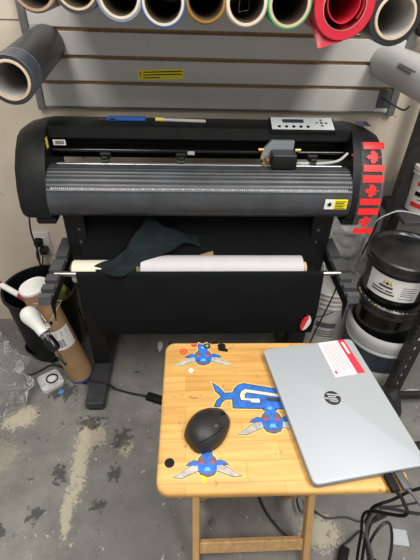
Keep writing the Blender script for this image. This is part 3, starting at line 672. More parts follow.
# ------------------------------------------------------------------ wooden folding table
TX, TY, TW, TD, TZ = .1828, .5408, .487, .378, .66
def wood_mat():
    m, n, b = nt('varnished butcher block wood'); L = n.links
    tc = n.nodes.new('ShaderNodeTexCoord')
    br = n.nodes.new('ShaderNodeTexBrick'); br.inputs['Scale'].default_value = 1; br.inputs['Mortar Size'].default_value = .0006; br.inputs['Brick Width'].default_value = .19; br.inputs['Row Height'].default_value = .042
    br.inputs['Color1'].default_value = (.52, .285, .080, 1); br.inputs['Color2'].default_value = (.635, .375, .122, 1); br.inputs['Mortar'].default_value = (.42, .23, .07, 1); br.offset = .37
    L.new(tc.outputs['Object'], br.inputs['Vector'])
    mp = n.nodes.new('ShaderNodeMapping'); mp.inputs['Scale'].default_value = (4, 55, 55); L.new(tc.outputs['Object'], mp.inputs['Vector'])
    t = n.nodes.new('ShaderNodeTexNoise'); t.inputs['Scale'].default_value = 2.0; t.inputs['Detail'].default_value = 5; L.new(mp.outputs['Vector'], t.inputs['Vector'])
    r = n.nodes.new('ShaderNodeValToRGB'); r.color_ramp.elements[0].position = .3; r.color_ramp.elements[1].position = .7; r.color_ramp.elements[0].color = (.80, .78, .74, 1); r.color_ramp.elements[1].color = (1.08, 1.07, 1.05, 1); L.new(t.outputs['Fac'], r.inputs['Fac'])
    mu = n.nodes.new('ShaderNodeMix'); mu.data_type = 'RGBA'; mu.blend_type = 'MULTIPLY'; mu.inputs[0].default_value = 1; L.new(br.outputs['Color'], mu.inputs[6]); L.new(r.outputs['Color'], mu.inputs[7])
    d = n.nodes.new('ShaderNodeTexNoise'); d.inputs['Scale'].default_value = 55; d.inputs['Detail'].default_value = 3; L.new(tc.outputs['Object'], d.inputs['Vector'])
    dr = n.nodes.new('ShaderNodeValToRGB'); dr.color_ramp.elements[0].position = .66; dr.color_ramp.elements[1].position = .72; L.new(d.outputs['Fac'], dr.inputs['Fac'])
    mm = n.nodes.new('ShaderNodeMath'); mm.operation = 'MULTIPLY'; mm.inputs[1].default_value = .55; L.new(dr.outputs['Color'], mm.inputs[0])
    m2 = n.nodes.new('ShaderNodeMix'); m2.data_type = 'RGBA'; L.new(mm.outputs[0], m2.inputs[0]); L.new(mu.outputs[2], m2.inputs[6]); m2.inputs[7].default_value = (.13, .08, .04, 1)
    L.new(m2.outputs[2], b.inputs['Base Color']); b.inputs['Roughness'].default_value = .45; b.inputs['Specular IOR Level'].default_value = .3
    return m
woodt = wood_mat()
woodl = mat('scuffed pine', (.52, .30, .115), .5, col2=(.60, .37, .16), scale=30)
tt = thing('folding_table', 'small wooden folding tray table with blue bull stickers, in the foreground', 'table', (TX, TY, 0))
def rrect(w, d, r, n=8):
    out = []
    for cx, cy, a0 in ((w/2-r, d/2-r, 0), (-w/2+r, d/2-r, 90), (-w/2+r, -d/2+r, 180), (w/2-r, -d/2+r, 270)):
        for k in range(n+1): a = math.radians(a0+90*k/n); out.append((cx+r*math.cos(a), cy+r*math.sin(a)))
    return out
def rslab(bm, w, d, r, z0, z1, bev, m=Matrix(), n=8):
    # rounded slab with rolled edge
    secs = [(bev, z0), (bev*.3, z0+bev*.3), (0, z0+bev), (0, z1-bev), (bev*.3, z1-bev*.3), (bev, z1)]
    rings = [[bm.verts.new(m @ Vector((x, y, z))) for x, y in rrect(w-2*i, d-2*i, max(.001, r-i), n)] for i, z in secs]
    q = len(rings[0])
    for a, b in zip(rings, rings[1:]):
        for i in range(q): bm.faces.new((a[i], a[(i+1) % q], b[(i+1) % q], b[i]))
    bm.faces.new(rings[0][::-1]); bm.faces.new(rings[-1])
bm = new(); rslab(bm, TW, TD, .026, TZ-.021, TZ, .006, Matrix.Translation((TX, TY, 0)) @ Matrix.Rotation(-.011, 4, 'Z')); top_ = obj('tabletop', bm, woodt, tt, 50)
def bar(bm, p0, p1, w, t_, bev=.002):
    # bar of width w along X and thickness t_ from p0 to p1 in the YZ plane
    p0, p1 = Vector(p0), Vector(p1); d = p1-p0; a = math.atan2(-d.y, d.z); m_ = (p0+p1)/2
    box(bm, m_-Vector((w/2, t_/2, d.length/2)), m_+Vector((w/2, t_/2, d.length/2)), bev, 1, Matrix.Rotation(a, 4, 'X'))
LX0, LX1 = .019, .349
for x in (LX0, LX1):
    bm = new(); bar(bm, (x, .442, .004), (x, .708, .634), .020, .034); obj('leg', bm, woodl, tt)
for x in (LX0+.0215, LX1-.0215):
    bm = new(); bar(bm, (x, .640, .004), (x, .385, .634), .019, .034); obj('leg', bm, woodl, tt)
bm = new(); bar(bm, ((LX0+LX1)/2, .460, .048), ((LX0+LX1)/2, .4755, .086), LX1-LX0-.02, .016); obj('crossbar', bm, mat('paint spotted pine', (.46, .27, .11), .55, col2=(.62, .40, .19), scale=60), tt)
bm = new(); bar(bm, ((LX0+LX1)/2, .622, .046), ((LX0+LX1)/2, .609, .078), LX1-LX0-.064, .016); obj('crossbar', bm, woodl, tt)
for y in (.40, .69):
    bm = new(); box(bm, (LX0-.01, y-.013, TZ-.042), (LX1+.01, y+.013, TZ-.0212), .002, 1); obj('batten', bm, woodl, tt)
# stickers on the tabletop
def flat(bm, pts, z, h=.00035, m=Matrix()): prism(bm, pts, z, z+h, m)
def pxpoly(pts, ox, oy, sc): return [(lambda w: (w.x, w.y))(at(ox+x/sc, oy+y/sc, TZ)) for x, y in pts]
def offset_poly(pts, k):
    cx = sum(p[0] for p in pts)/len(pts); cy = sum(p[1] for p in pts)/len(pts); n = len(pts); out = []
    area = sum(pts[i][0]*pts[(i+1) % n][1]-pts[(i+1) % n][0]*pts[i][1] for i in range(n)); sg = 1 if area > 0 else -1
    for i in range(n):
        a, b, c = Vector((*pts[i-1], 0)), Vector((*pts[i], 0)), Vector((*pts[(i+1) % n], 0))
        e1, e2 = (b-a).normalized(), (c-b).normalized(); n1, n2 = Vector((e1.y, -e1.x, 0))*sg, Vector((e2.y, -e2.x, 0))*sg
        nn = (n1+n2); nn = nn.normalized() if nn.length > 1e-5 else n1
        o = b+nn*k/max(.45, nn.dot(n1)); out.append((o.x, o.y))
    return out
def emblem(cx, cy, s, mir=1):
    # bull head emblem: pale halo, white horns, blue face, brown brows, red eyes
    T = lambda pts: [(cx+mir*x*s, cy+y*s) for x, y in pts]
    root = None
    horn = [(-.20, .02), (-.42, -.01), (-.62, -.11), (-.80, -.26), (-1.0, -.36), (-.74, -.38), (-.52, -.28), (-.32, -.20), (-.20, -.17)]
    hornr = [(-x, y) for x, y in reversed(horn)]
    face = [(-.13, .62), (-.05, .56), (.05, .56), (.13, .62), (.17, .50), (.14, .30), (.24, .20), (.30, .02), (.27, -.16), (.18, -.30), (0, -.36), (-.18, -.30), (-.27, -.16), (-.30, .02), (-.24, .20), (-.14, .30), (-.17, .50)]
    earl = [(-.26, .10), (-.40, .13), (-.54, .06), (-.60, .0), (-.42, -.03), (-.27, -.02)]; earr = [(-x, y) for x, y in reversed(earl)]
    bm = new()
    for p in (horn, hornr): flat(bm, offset_poly(T(p), .0032), TZ)
    flat(bm, offset_poly(T(face), .0038), TZ, .0003)
    st = obj('bull_sticker', bm, glow, tt, 0)
    bm = new()
    for p in (horn, hornr): flat(bm, offset_poly(T(p), .0012), TZ+.0003)
    for p in (earl, earr, face): flat(bm, offset_poly(T(p), .0012), TZ+.0004)
    obj('outline', bm, navy, st, 0)
    for p in (horn, hornr):
        bm = new(); flat(bm, T(p), TZ+.0006); obj('horn', bm, mat('horn white print', (.42, .385, .35), .45, var=.3, scale=60), st, 0)
    bm = new(); flat(bm, T(face), TZ+.0007); obj('face', bm, blue, st, 0)
    for p in (earl, earr):
        bm = new(); flat(bm, T(p), TZ+.0008); obj('ear', bm, blue, st, 0)
    brn = mat('brown print', (.13, .085, .085), .5)
    for sg in (-1, 1):
        bm = new(); flat(bm, T([(sg*.04, .10), (sg*.10, .22), (sg*.24, .20), (sg*.30, .04), (sg*.22, .06), (sg*.14, .12)]), TZ+.001); obj('brow', bm, brn, st, 0)
        bm = new(); flat(bm, T([(sg*.10, .06), (sg*.18, .10), (sg*.21, .03), (sg*.13, .01)]), TZ+.0013); obj('eye', bm, redink, st, 0)
    bm = new(); flat(bm, T([(-.24, -.22), (-.10, -.27), (.10, -.27), (.24, -.22), (.14, -.34), (-.14, -.34)]), TZ+.001); obj('chin', bm, brn, st, 0)
    sky = mat('sky blue print', (.12, .34, .60), .4)
    bm = new(); flat(bm, T([(-.10, -.20), (-.06, -.08), (.06, -.08), (.10, -.20)]), TZ+.0013); obj('muzzle_highlight', bm, sky, st, 0)
    bm = new(); flat(bm, T([(-.08, .40), (-.05, .46), (.05, .46), (.08, .40), (0, .34)]), TZ+.0013); obj('forehead_highlight', bm, sky, st, 0)
emblem(.0355, .682, .072); emblem(.178, .500, .078); emblem(.0355, .408, .066)
sc, ox, oy = 4.42, 205, 375
Ypoly = [(32, 35), (60, 52), (86, 80), (122, 78), (130, 60), (146, 44), (170, 37), (330, 64), (352, 152), (124, 147), (121, 108), (92, 108), (74, 122), (66, 142), (40, 140), (52, 112), (72, 96), (46, 72)]
pp = pxpoly(Ypoly, ox, oy, sc)
bm = new(); flat(bm, offset_poly(pp, .0035), TZ, .0003); gs_ = obj('letter_sticker', bm, glow, tt, 0); gs_['label'] = 'large blue letter sticker partly under the laptop'
bm = new(); flat(bm, offset_poly(pp, .0008), TZ+.0003); obj('outline', bm, navy, gs_, 0)
bm = new(); flat(bm, offset_poly(pp, -.0012), TZ+.0006); obj('letter', bm, blue, gs_, 0)
inn = [(160, 112), (154, 92), (160, 74), (178, 64), (335, 88), (337, 100), (184, 78), (174, 88), (176, 104), (202, 106), (240, 106), (243, 124), (204, 122), (200, 114)]
ip = pxpoly(inn, ox, oy, sc)
bm = new(); flat(bm, offset_poly(ip, .0016), TZ+.0009); obj('letter_gap_outline', bm, navy, gs_, 0)
bm = new(); flat(bm, ip, TZ+.0012); obj('letter_gap', bm, cream, gs_, 0)
bm = new(); flat(bm, pxpoly([(207, 109), (239, 109), (240, 121), (208, 119)], ox, oy, sc), TZ+.0015); obj('white_chip', bm, paper, gs_, 0)
bm = new(); flat(bm, pxpoly([(270, 100), (335, 108), (340, 122), (272, 114)], ox, oy, sc), TZ+.0010); obj('dark_slot', bm, navy, gs_, 0)
def dot(px, py, r, m, name, z=0.0, ri=0):
    c_ = at(px, py, TZ); bm = new()
    if ri: lathe(bm, [(ri, 0), (r, 0), (r, .0005), (ri, .0005)], (c_.x, c_.y, TZ+z), (0, 0, 1), 24, closed=True)
    else: lathe(bm, [(0, 0), (r, 0), (r, .0005), (0, .0005)], (c_.x, c_.y, TZ+z), (0, 0, 1), 24)
    return obj(name, bm, m, tt, 0)
dot(169.5, 463, .0098, ink, 'black_dot_sticker')
dot(183.5, 351.5, .0095, redink, 'red_ring_sticker', 0, .0058)
dot(183.5, 351.5, .003, mat('red print', (0, 0, 0)), 'red_ring_centre')
c_ = at(194, 341.6, TZ); bm = new(); prism(bm, [(.009*math.cos(a), .009*math.sin(a)) for a in [PI+PI*i/12 for i in range(13)]], 0, .0005, Matrix.Translation((c_.x, TY+TD/2-.0055, TZ))); obj('red_half_dot', bm, redink, tt, 0)
bm = new(); flat(bm, pxpoly([(-3, 0), (0, -2.6), (3, 0), (0, 2.8)], 191, 370.5, 1), TZ); obj('white_diamond_sticker', bm, paper, tt, 0)
bm = new(); flat(bm, pxpoly([(-4.5, -2.5), (-1, -4.5), (3.2, -3.0), (3.6, 1), (6, 2), (5.5, 4.5), (1.8, 4.0), (-3.6, 3.2)], 222, 347.5, 1), TZ, .0006); flat(bm, pxpoly([(-4, 0), (0, -1.6), (5, -1.4), (4, .4), (-3, 1)], 214.5, 343.2, 1), TZ, .0006); obj('black_arrow_sticker', bm, ink, tt, 0)
dot(207, 346.5, .0085, ink, 'black_round_sticker', .0016)
c_ = at(207, 346.5, TZ); bm = new(); box(bm, (c_.x-.005, c_.y-.0009, TZ+.0021), (c_.x+.005, c_.y+.0009, TZ+.0024)); box(bm, (c_.x-.0009, c_.y-.005, TZ+.0021), (c_.x+.0009, c_.y+.005, TZ+.0024)); obj('cross_mark', bm, wh_print, tt, 0)
bm = new(); flat(bm, pxpoly([(-3.4, -3.5), (4, -1), (-.5, 6)], 204, 479, 1), TZ+.0014); obj('yellow_triangle_sticker', bm, mat('bright yellow', (.9, .78, .02), .4), tt, 0)
# ------------------------------------------------------------------ mouse
mc = at(208, 426, TZ+.015)
ms = thing('computer_mouse', 'black sculpted computer mouse on the wooden table left of the laptop', 'mouse', (mc.x, mc.y, TZ+.001))
MR = Matrix.Translation((mc.x, mc.y, TZ+.0012)) @ Matrix.Rotation(math.radians(33), 4, 'Z')
def mouse_pt(u, v, off=0):
    # u along length (front = +x), v angle across
    a = u
    L_, W_, H_ = .052, .0405, .041
    x = L_*math.sin(a)
    w = W_*math.cos(a)**.62*(1.0-.10*math.sin(a)+.06*math.cos(3*a)) if math.cos(a) > 1e-4 else 0
    h = H_*max(0, math.cos(a))**.7*(1-.33*math.sin(a)) 
    y = w*math.cos(v); sz = math.sin(v); z = h*abs(sz)**.75
    y += .006*math.sin(a*1.2)-(.006*(z/H_))
    return Vector((x*(1+off), y*(1+off), z*(1+off)))
bm = new(); NU, NV = 26, 22
g = [[bm.verts.new(MR @ mouse_pt(-PI/2+.06+(PI-.12)*i/NU, PI*j/NV)) for j in range(NV+1)] for i in range(NU+1)]
for i in range(NU):
    for j in range(NV): bm.faces.new((g[i][j], g[i][j+1], g[i+1][j+1], g[i+1][j]))
for i in range(NU): bm.faces.new((g[i][0], g[i+1][0], g[i+1][NV], g[i][NV]))
bm.faces.new(g[0]); bm.faces.new(g[-1][::-1])
mbody = obj('mouse_body', bm, mat('soft black rubber', (.013, .013, .014), .5, bump=.15, bscale=400), ms, 60)
for ja, jb in ((6, 10), (12, 16)):
    bm = new(); rows = [[MR @ mouse_pt(.35+(1.25-.35)*i/8, PI*(ja+(jb-ja)*j/5)/NV, .02) for j in range(6)] for i in range(9)]
    sheet(bm, rows, .0008); obj('button', bm, mat('mouse button black', (.022, .022, .024), .35), ms, 60)
bm = new(); p_ = mouse_pt(.75, PI/2); b_ = MR @ p_; ax = MR.to_3x3() @ Vector((0, 1, 0)); cyl(bm, b_-ax*.0035+Vector((0, 0, -.005)), b_+ax*.0035+Vector((0, 0, -.005)), .0085, 18); obj('scroll_wheel', bm, blackm, ms)
bm = new()
for i in range(5):
    rows = [[MR @ mouse_pt(.02+.03*i+du, PI*(.60+.045*dv), .012) for dv in (0, 1)] for du in (0, .02)]
    sheet(bm, rows, .0003)
obj('logo_mark', bm, mat('grey mark', (.10, .10, .105), .4), ms, 0)
bm = new(); rows = [[MR @ mouse_pt(-1.0+1.5*i/14, PI*q/NV, .012) for q in (15.6, 16.0)] for i in range(15)]; sheet(bm, rows, .0005); obj('seam', bm, blackg, ms, 60)
# ------------------------------------------------------------------ laptop
LM = Matrix.Translation((.3231, .5377, 0)) @ Matrix.Rotation(math.radians(8.18), 4, 'Z')
LWd, LLn = .2342, .3363
lp = thing('laptop', 'closed silver laptop with round logo on the wooden table', 'laptop', (.3231, .5377, TZ+.001))
silver = mat('brushed silver plastic', (.36, .39, .415), .5, .15, bump=.05, bscale=600)
bm = new(); rslab(bm, LWd, LLn, .012, TZ+.0022, TZ+.0112, .0025, LM, 6); obj('base', bm, mat('dark silver', (.28, .29, .30), .4, .5), lp, 50)
bm = new(); rslab(bm, LWd+.001, LLn+.001, .012, TZ+.0118, TZ+.0195, .0022, LM, 6); lid = obj('lid', bm, silver, lp, 50)
bm = new()
for x, y in ((-.09, -.13), (.09, -.13), (-.09, .13), (.09, .13)):
    q = LM @ Vector((x, y, 0)); lathe(bm, [(0, 0), (.007, 0), (.007, .0024), (0, .0024)], (q.x, q.y, TZ), (0, 0, 1), 14)
obj('rubber_foot', bm, blackm, lp)
bm = new(); rslab(bm, LWd-.012, .02, .002, TZ+.011, TZ+.0119, .0002, LM, 2); obj('hinge', bm, blackm, lp)
zt = TZ+.0195
lgm = at(332.5, 398, zt)
bm = new(); lathe(bm, [(0, 0), (.0182, 0), (.0182, .0005), (0, .0005)], (lgm.x, lgm.y, zt), (0, 0, 1), 40); lg_ = obj('logo_disc', bm, mat('dark mirror chrome', (.12, .12, .12), .12, 1), lid, 0)
# lettering of the logo: text up direction is laptop +X, reading direction is laptop -Y
LG = Matrix.Translation((lgm.x, lgm.y, zt+.0006)) @ Matrix.Rotation(math.radians(8.18-90), 4, 'Z')
lightm = silver
def stroke(bm, pts, w):
    for a, b in zip(pts, pts[1:]):
        a, b = Vector((*a, 0)), Vector((*b, 0)); d = (b-a).normalized(); n_ = Vector((-d.y, d.x, 0))*w/2
        prism(bm, [(p.x, p.y) for p in (a-n_, b-n_, b+n_, a+n_)], 0, .0004, LG)
bm = new(); S = .0182; sl_ = .30
def I(x, y): return (S*(x+sl_*y), S*y)
stroke(bm, [I(-.50, -.48), I(-.50, .97)], S*.20); stroke(bm, [I(-.50, .42), I(-.22, .42), I(-.16, .34), I(-.16, -.48)], S*.17)
stroke(bm, [I(.16, -.97), I(.16, .44)], S*.20); stroke(bm, [I(.16, .42), I(.44, .42), I(.50, .34), I(.50, -.32), I(.42, -.42), I(.16, -.42)], S*.17)
obj('logo_letters', bm, lightm, lg_, 0)
sp = [at(318, 343.2, zt), at(343.5, 339.5, zt), at(365.3, 372.5, zt), at(335.5, 377.3, zt)]
A0, U_, V_ = sp[0], sp[1]-sp[0], sp[3]-sp[0]
def stq(bm, u0, u1, v0, v1, z, h=.0003):
    q = []
    for u, v in ((u0, v0), (u1, v0), (u1, v1), (u0, v1)):
        p_ = sp[0]*(1-u)*(1-v)+sp[1]*u*(1-v)+sp[2]*u*v+sp[3]*(1-u)*v; q.append((p_.x, p_.y))
    prism(bm, q, zt+z, zt+z+h)
bm = new(); stq(bm, 0, 1, 0, 1, 0); stk = obj('info_sticker', bm, mat('pinkish white paper', (.78, .66, .66), .5), lid, 0); stk['label'] = 'white sticker with red band'
bm = new(); stq(bm, .74, 1, 0, 1, .0003); obj('red_band', bm, mat('sticker red', (.72, .03, .05), .45), stk, 0)
bm = new()
for i, (v0, v1) in enumerate(((.08, .13), (.145, .2), (.215, .25), (.265, .31), (.325, .38), (.395, .43))): stq(bm, .83, .92, v0, v1, .0006)
obj('band_print', bm, paper, stk, 0)
bm = new()
for i in range(7): stq(bm, .12+i*.085, .145+i*.085, .06+.02*(i % 2), .92-.08*(i % 3), .0003)
obj('text_lines', bm, mat('pink grey print', (.40, .26, .27), .6), stk, 0)
bm = new(); stq(bm, .06, .12, .84, .92, .0004); obj('red_mark', bm, redink, stk, 0)
# ------------------------------------------------------------------ laptop cables
def usb(label, p0, p1, m, path, cat='cable'):
    p0, p1 = Vector(p0), Vector(p1); t = thing('laptop_cable', label, cat, p0)
    d = p1-p0; rz = math.atan2(d.y, d.x); m_ = (p0+p1)/2
    bm = new(); box(bm, m_-Vector((d.length/2, .0085, .0055)), m_+Vector((d.length/2, .0085, .0055)), .003, 2, Matrix.Rotation(rz, 4, 'Z')); obj('plug', bm, m, t)
    bm = new(); tube(bm, [p1-d*.05]+path, .0034, 8); obj('cord', bm, m, t); return t
e1 = LM @ Vector((.034, -LLn/2, 0)); e2 = LM @ Vector((.058, -LLn/2, 0))
dv = (LM.to_3x3() @ Vector((0, -1, 0)))
z1 = TZ+.0075
V3 = Vector
usb('black cable plugged into the near edge of the laptop, left of two', (e1.x, e1.y, z1), e1+dv*.034+V3((0, 0, z1)), blackm,
    [e1+dv*.05+V3((.004, 0, z1)), e1+dv*.068+V3((.002, 0, TZ-.012)), at(366, 512, .50), at(361, 535, .42), at(357, 560, .36), at(356, 590, .25)])
usb('grey cable plugged into the near edge of the laptop, right of two', (e2.x-.002, e2.y, z1), e2+dv*.034+V3((0, 0, z1)), mat('dark grey rubber', (.07, .07, .072), .5),
    [e2+dv*.05+V3((.006, 0, z1)), e2+dv*.07+V3((.012, 0, TZ-.010)), at(383, 508, .54), at(372, 516, .53), at(366, 532, .47), at(372, 556, .40), at(374, 590, .30)])
e3 = LM @ Vector((LWd/2, -.125, 0)); dr_ = LM.to_3x3() @ Vector((1, 0, 0))
usb('black power cable plugged into the right side of the laptop', (e3.x, e3.y, z1), e3+dr_*.028+V3((0, 0, z1)), blackm,
    [e3+dr_*.045+V3((0, -.004, z1-.006)), at(428, 482, .60), at(408, 492, .57), at(392, 500, .55), at(380, 504, .54), at(371, 510, .50), at(367, 530, .45), at(362, 560, .38), at(360, 590, .30)])
# coil of cord
bm = new(); ctr = at(382, 540, .40); path = []
for i in range(64):
    a = i/63*2*PI*1.55+1.2; rx = .052+.012*math.sin(a*.7); rz2 = .058
    path.append(ctr+_r*(rx*math.cos(a)*.62+.004*i/63)+_u*(rz2*math.sin(a)-.01)+V3((0, .012*math.sin(a*1.3), 0)))
path = [at(370, 512, .47), at(366, 524, .45)]+path+[at(368, 560, .36), at(365, 590, .28)]
tube(bm, path, .0034, 8, 3)
tag(obj('coiled_cord', bm, cordm), 'loops of black cord hanging below the right corner of the wooden table', 'cord')
bm = new(); tube(bm, [at(300, 488, .02), at(297, 500, .03), at(301, 512, .03), at(309, 508, .03), at(306, 497, .03), at(309, 507, .02), at(316, 512, .006), at(327, 518, .004), at(345, 517, .004), at(358, 521, .004), at(372, 521, .004), at(374, 508, .006), at(398, 506, .004), at(430, 500, .004)], .0032, 8)
tag(obj('electric_cable', bm, cordm), 'black cord kinked on the floor behind the right table leg', 'cord')
bm = new(); cb = at(342, 561, .02); box(bm, cb-V3((.014, .040, .014)), cb+V3((.014, .040, .014)), .005, 2, Matrix.Rotation(math.radians(-28), 4, 'Z'))
ad = obj('power_adapter', bm, blackm, None); tag(ad, 'small black power adapter on the floor right of the table crossbar', 'adapter')
bm = new(); tube(bm, [cb+V3((.012, .040, 0)), at(350, 540, .02), at(361, 531, .02), at(368, 545, .012), at(370, 575, .006)], .0034, 8)
tag(obj('adapter_cord', bm, cordm), 'short black cord leading from the small power adapter', 'cord')
# ------------------------------------------------------------------ buckets right
def pail(bm, cx, cy, z0, h, rb, rt, rimh=.03, rimo=.008, wall=.004, ribs=(), open_=True, n=56):
    pr_ = [(0, z0), (rb-.006, z0), (rb, z0+.006)]
    f = lambda z: rb+(rt-rb)*(z-z0)/h
    for zr in ribs: pr_ += [(f(zr-.006), zr-.006), (f(zr)+.006, zr-.004), (f(zr)+.006, zr+.004), (f(zr+.006), zr+.006)]
    pr_ += [(f(z0+h-rimh), z0+h-rimh), (rt+rimo, z0+h-rimh+.003), (rt+rimo, z0+h-.004), (rt+rimo-.004, z0+h)]
    if open_: pr_ += [(rt-wall, z0+h), (rb-wall, z0+.006), (0, z0+.006)]
    else: pr_ += [(0, z0+h)]
    lathe(bm, pr_, (cx, cy, 0), (0, 0, 1), n)
GX, GY = .800, 1.178
gb = thing('bucket', 'grey plastic bucket on the floor under the black pails', 'bucket', (GX, GY, 0), 'buckets stacked at the right')
greyp = mat('light grey plastic', (.45, .46, .465), .4, var=.06, scale=10)
bm = new(); lathe(bm, [(0, .0), (.120, .0), (.126, .008), (.1305, .125), (0, .125)], (GX, GY, 0), (0, 0, 1), 56); obj('pale_base', bm, mat('dusty white plastic', (.46, .46, .45), .5, col2=(.60, .60, .58), scale=30), gb)
bm = new(); lathe(bm, [(.129, .125), (.1325, .125), (.139, .225), (.139, .235), (.134, .235)], (GX, GY, 0), (0, 0, 1), 56, closed=True); obj('bucket_wall', bm, mat('dark slate plastic', (.035, .045, .062), .4), gb)
bm = new(); lathe(bm, [(.1345, .228), (.146, .230), (.148, .238), (.144, .244), (.144, .254), (.149, .258), (.1515, .278), (.152, .300), (.147, .308), (.138, .308), (.135, .30)], (GX, GY, 0), (0, 0, 1), 64, closed=True); obj('rim', bm, greyp, gb)
def lid_pail(label, cx, cy, z0, h, rb, rt, lidz):
    t = thing('pail', label, 'pail', (cx, cy, z0), 'buckets stacked at the right')
    bm = new(); pail(bm, cx, cy, z0, h, rb, rt, .012, .005); obj('pail_body', bm, blackg, t)
    bm = new(); z = z0+h
    lathe(bm, [(rt+.0055, z-.030), (rt+.011, z-.030), (rt+.0125, z-.022), (rt+.010, z-.016), (rt+.010, z-.012), (rt+.013, z-.006), (rt+.012, z+.010), (rt+.006, z+.014), (rt-.002, z+.013), (rt-.006, z+.006), (rt-.010, z+.003), (0, z+.003), (0, z), (rt+.0055, z)], (cx, cy, 0), (0, 0, 1), 64)
    obj('lid', bm, mat('dusty black lid', (.010, .010, .011), .25, col2=(.034, .034, .035), scale=14), t)
    return t
p2 = lid_pail('black paint-flecked pail without a label, between the grey bucket and the labelled pail', GX-.012, GY+.008, .200, .235, .112, .124, 0)
bm = new()
for k in range(26):
    a = random.uniform(PI*.9, PI*1.9); zz = random.choice([.449, .449, .4495]); r_ = random.uniform(.128, .136)
    bmesh.ops.create_icosphere(bm, subdivisions=1, radius=random.uniform(.0015, .0035), matrix=Matrix.Translation((GX-.012+r_*math.cos(a), GY+.008+r_*math.sin(a), zz)) @ Matrix.Diagonal((1, 1, .5, 1)))
obj('paint_flecks', bm, mat('ochre flecks', (.45, .36, .18), .6), p2)
PX_, PY_ = GX-.018, GY+.016; PZ = .4385; PH = .182
p3 = lid_pail('black pail with white label and yellow mark, on top of the stack', PX_, PY_, PZ+.0005, PH, .114, .122, 0)
bm = new(); rows = []
def onp(a, z, off=.0008):
    r_ = .114+(.122-.114)*(z-PZ)/PH+off; return V3((PX_+r_*math.cos(a), PY_+r_*math.sin(a), z))
a0, a1 = math.radians(190), math.radians(282)
rows = [[onp(a0+(a1-a0)*i/18, z) for z in (PZ+.042, PZ+.085, PZ+.136)] for i in range(19)]
sheet(bm, rows, .0004); pl_ = obj('paper_label', bm, paper, p3, 60)
def arcq(bm, f0, f1, z0, z1, off=.0016):
    rows = [[onp(a0+(a1-a0)*(f0+(f1-f0)*i/6), z, off) for z in (PZ+z0, PZ+z1)] for i in range(7)]; sheet(bm, rows, .0003)
bm = new()
arcq(bm, .26, .52, .088, .097); arcq(bm, .13, .37, .073, .079); arcq(bm, .13, .58, .060, .067); arcq(bm, .40, .54, .073, .079)
for i in range(5): arcq(bm, .68, .93-.05*(i % 2), .070+i*.009, .072+i*.009)
arcq(bm, .66, .95, .056, .058)
obj('label_print', bm, mat('dark grey print', (.06, .06, .065), .6), pl_)
bm = new(); vs = [(.30, .101), (.345, .122), (.375, .108), (.40, .126), (.43, .108), (.46, .122), (.505, .101)]
fa = bm.faces.new([bm.verts.new((a, z, 0)) for a, z in vs]); bmesh.ops.triangulate(bm, faces=[fa])
for w in bm.verts: w.co = onp(a0+(a1-a0)*w.co.x, PZ+w.co.y, .002)
obj('yellow_mark', bm, mat('mustard print', (.60, .42, .03), .5), pl_, 0)
bm = new(); arcq(bm, .385, .42, .103, .113, .0022); obj('mark_centre', bm, ink, pl_)
# white ribbed bucket behind
wb = thing('bucket', 'dirty white ribbed bucket on the floor behind the right support arm', 'bucket', (.622, 1.375, 0), 'buckets stacked at the right')
dirtyw = mat('dirty white plastic', (.50, .49, .455), .5, col2=(.62, .61, .575), scale=9)
bm = new(); pail(bm, .622, 1.375, 0, .365, .108, .121, .014, .006, .004, (.285, .31, .335)); obj('bucket_body', bm, dirtyw, wb)
bm = new()
for i, (h0, h1) in enumerate(((.17, .20), (.145, .15), (.13, .135), (.115, .12))):
    rows = []
    for q in range(7):
        a = math.radians(235+q*7); rows.append([V3((.622+r_*math.cos(a), 1.375+r_*math.sin(a), z)) for z, r_ in ((h0, .1082+.013*h0/.365+.0012), (h1, .1082+.013*h1/.365+.0012))])
    sheet(bm, rows, .0003)
obj('label_print', bm, mat('grey print', (.1, .1, .1)), wb)
bm = new(); lathe(bm, [(.0, .345), (.114, .345), (.114, .349), (0, .350)], (.622, 1.375, 0), (0, 0, 1), 40); obj('lid', bm, dirtyw, wb)
# crumpled clear film between wall and machine
bm = new(); c0 = V3((.60, 1.44, .55)); rows = []
for i in range(26):
    row = []
    for j in range(22):
        u, v = i/25, j/21
        x = .535+u*.30; z = .365+v*.235*(1-.35*u)
        y = 1.47-.06*(1-v)+.022*noise.noise(V3((u*6, v*6, 1)))+.014*noise.noise(V3((u*14, v*13, 5)))
        row.append(V3((x, min(y, 1.505), z)))
    rows.append(row)
sheet(bm, rows, .0005); tag(obj('plastic_sheet', bm, plastic('hazy film', .75, (.80, .80, .79)), None, 180), 'crumpled clear plastic film standing on the white bucket against the grey wall', 'plastic sheet')
# little red and white tag hanging on a thin cord at the basket's corner
cc_ = P(305.5, 323, 1.020)
tg = thing('hanging_tag', 'small oval red and white plastic tag hanging at the basket lower right corner', 'tag', cc_-V3((0, 0, .032)))
for nm_, m_, sg in (('white_half', white, 1), ('red_half', redink, -1)):
    poly = [(.015*math.cos(a)*sg, .032*math.sin(a)) for a in [-PI/2+PI*q/14 for q in range(15)]]
    bm = new(); prism(bm, poly if sg > 0 else poly[::-1], -.004, .004, Matrix.Translation(cc_) @ Matrix.Rotation(math.radians(14), 4, 'Y') @ Matrix.Rotation(PI/2, 4, 'X')); obj(nm_, bm, m_, tg)
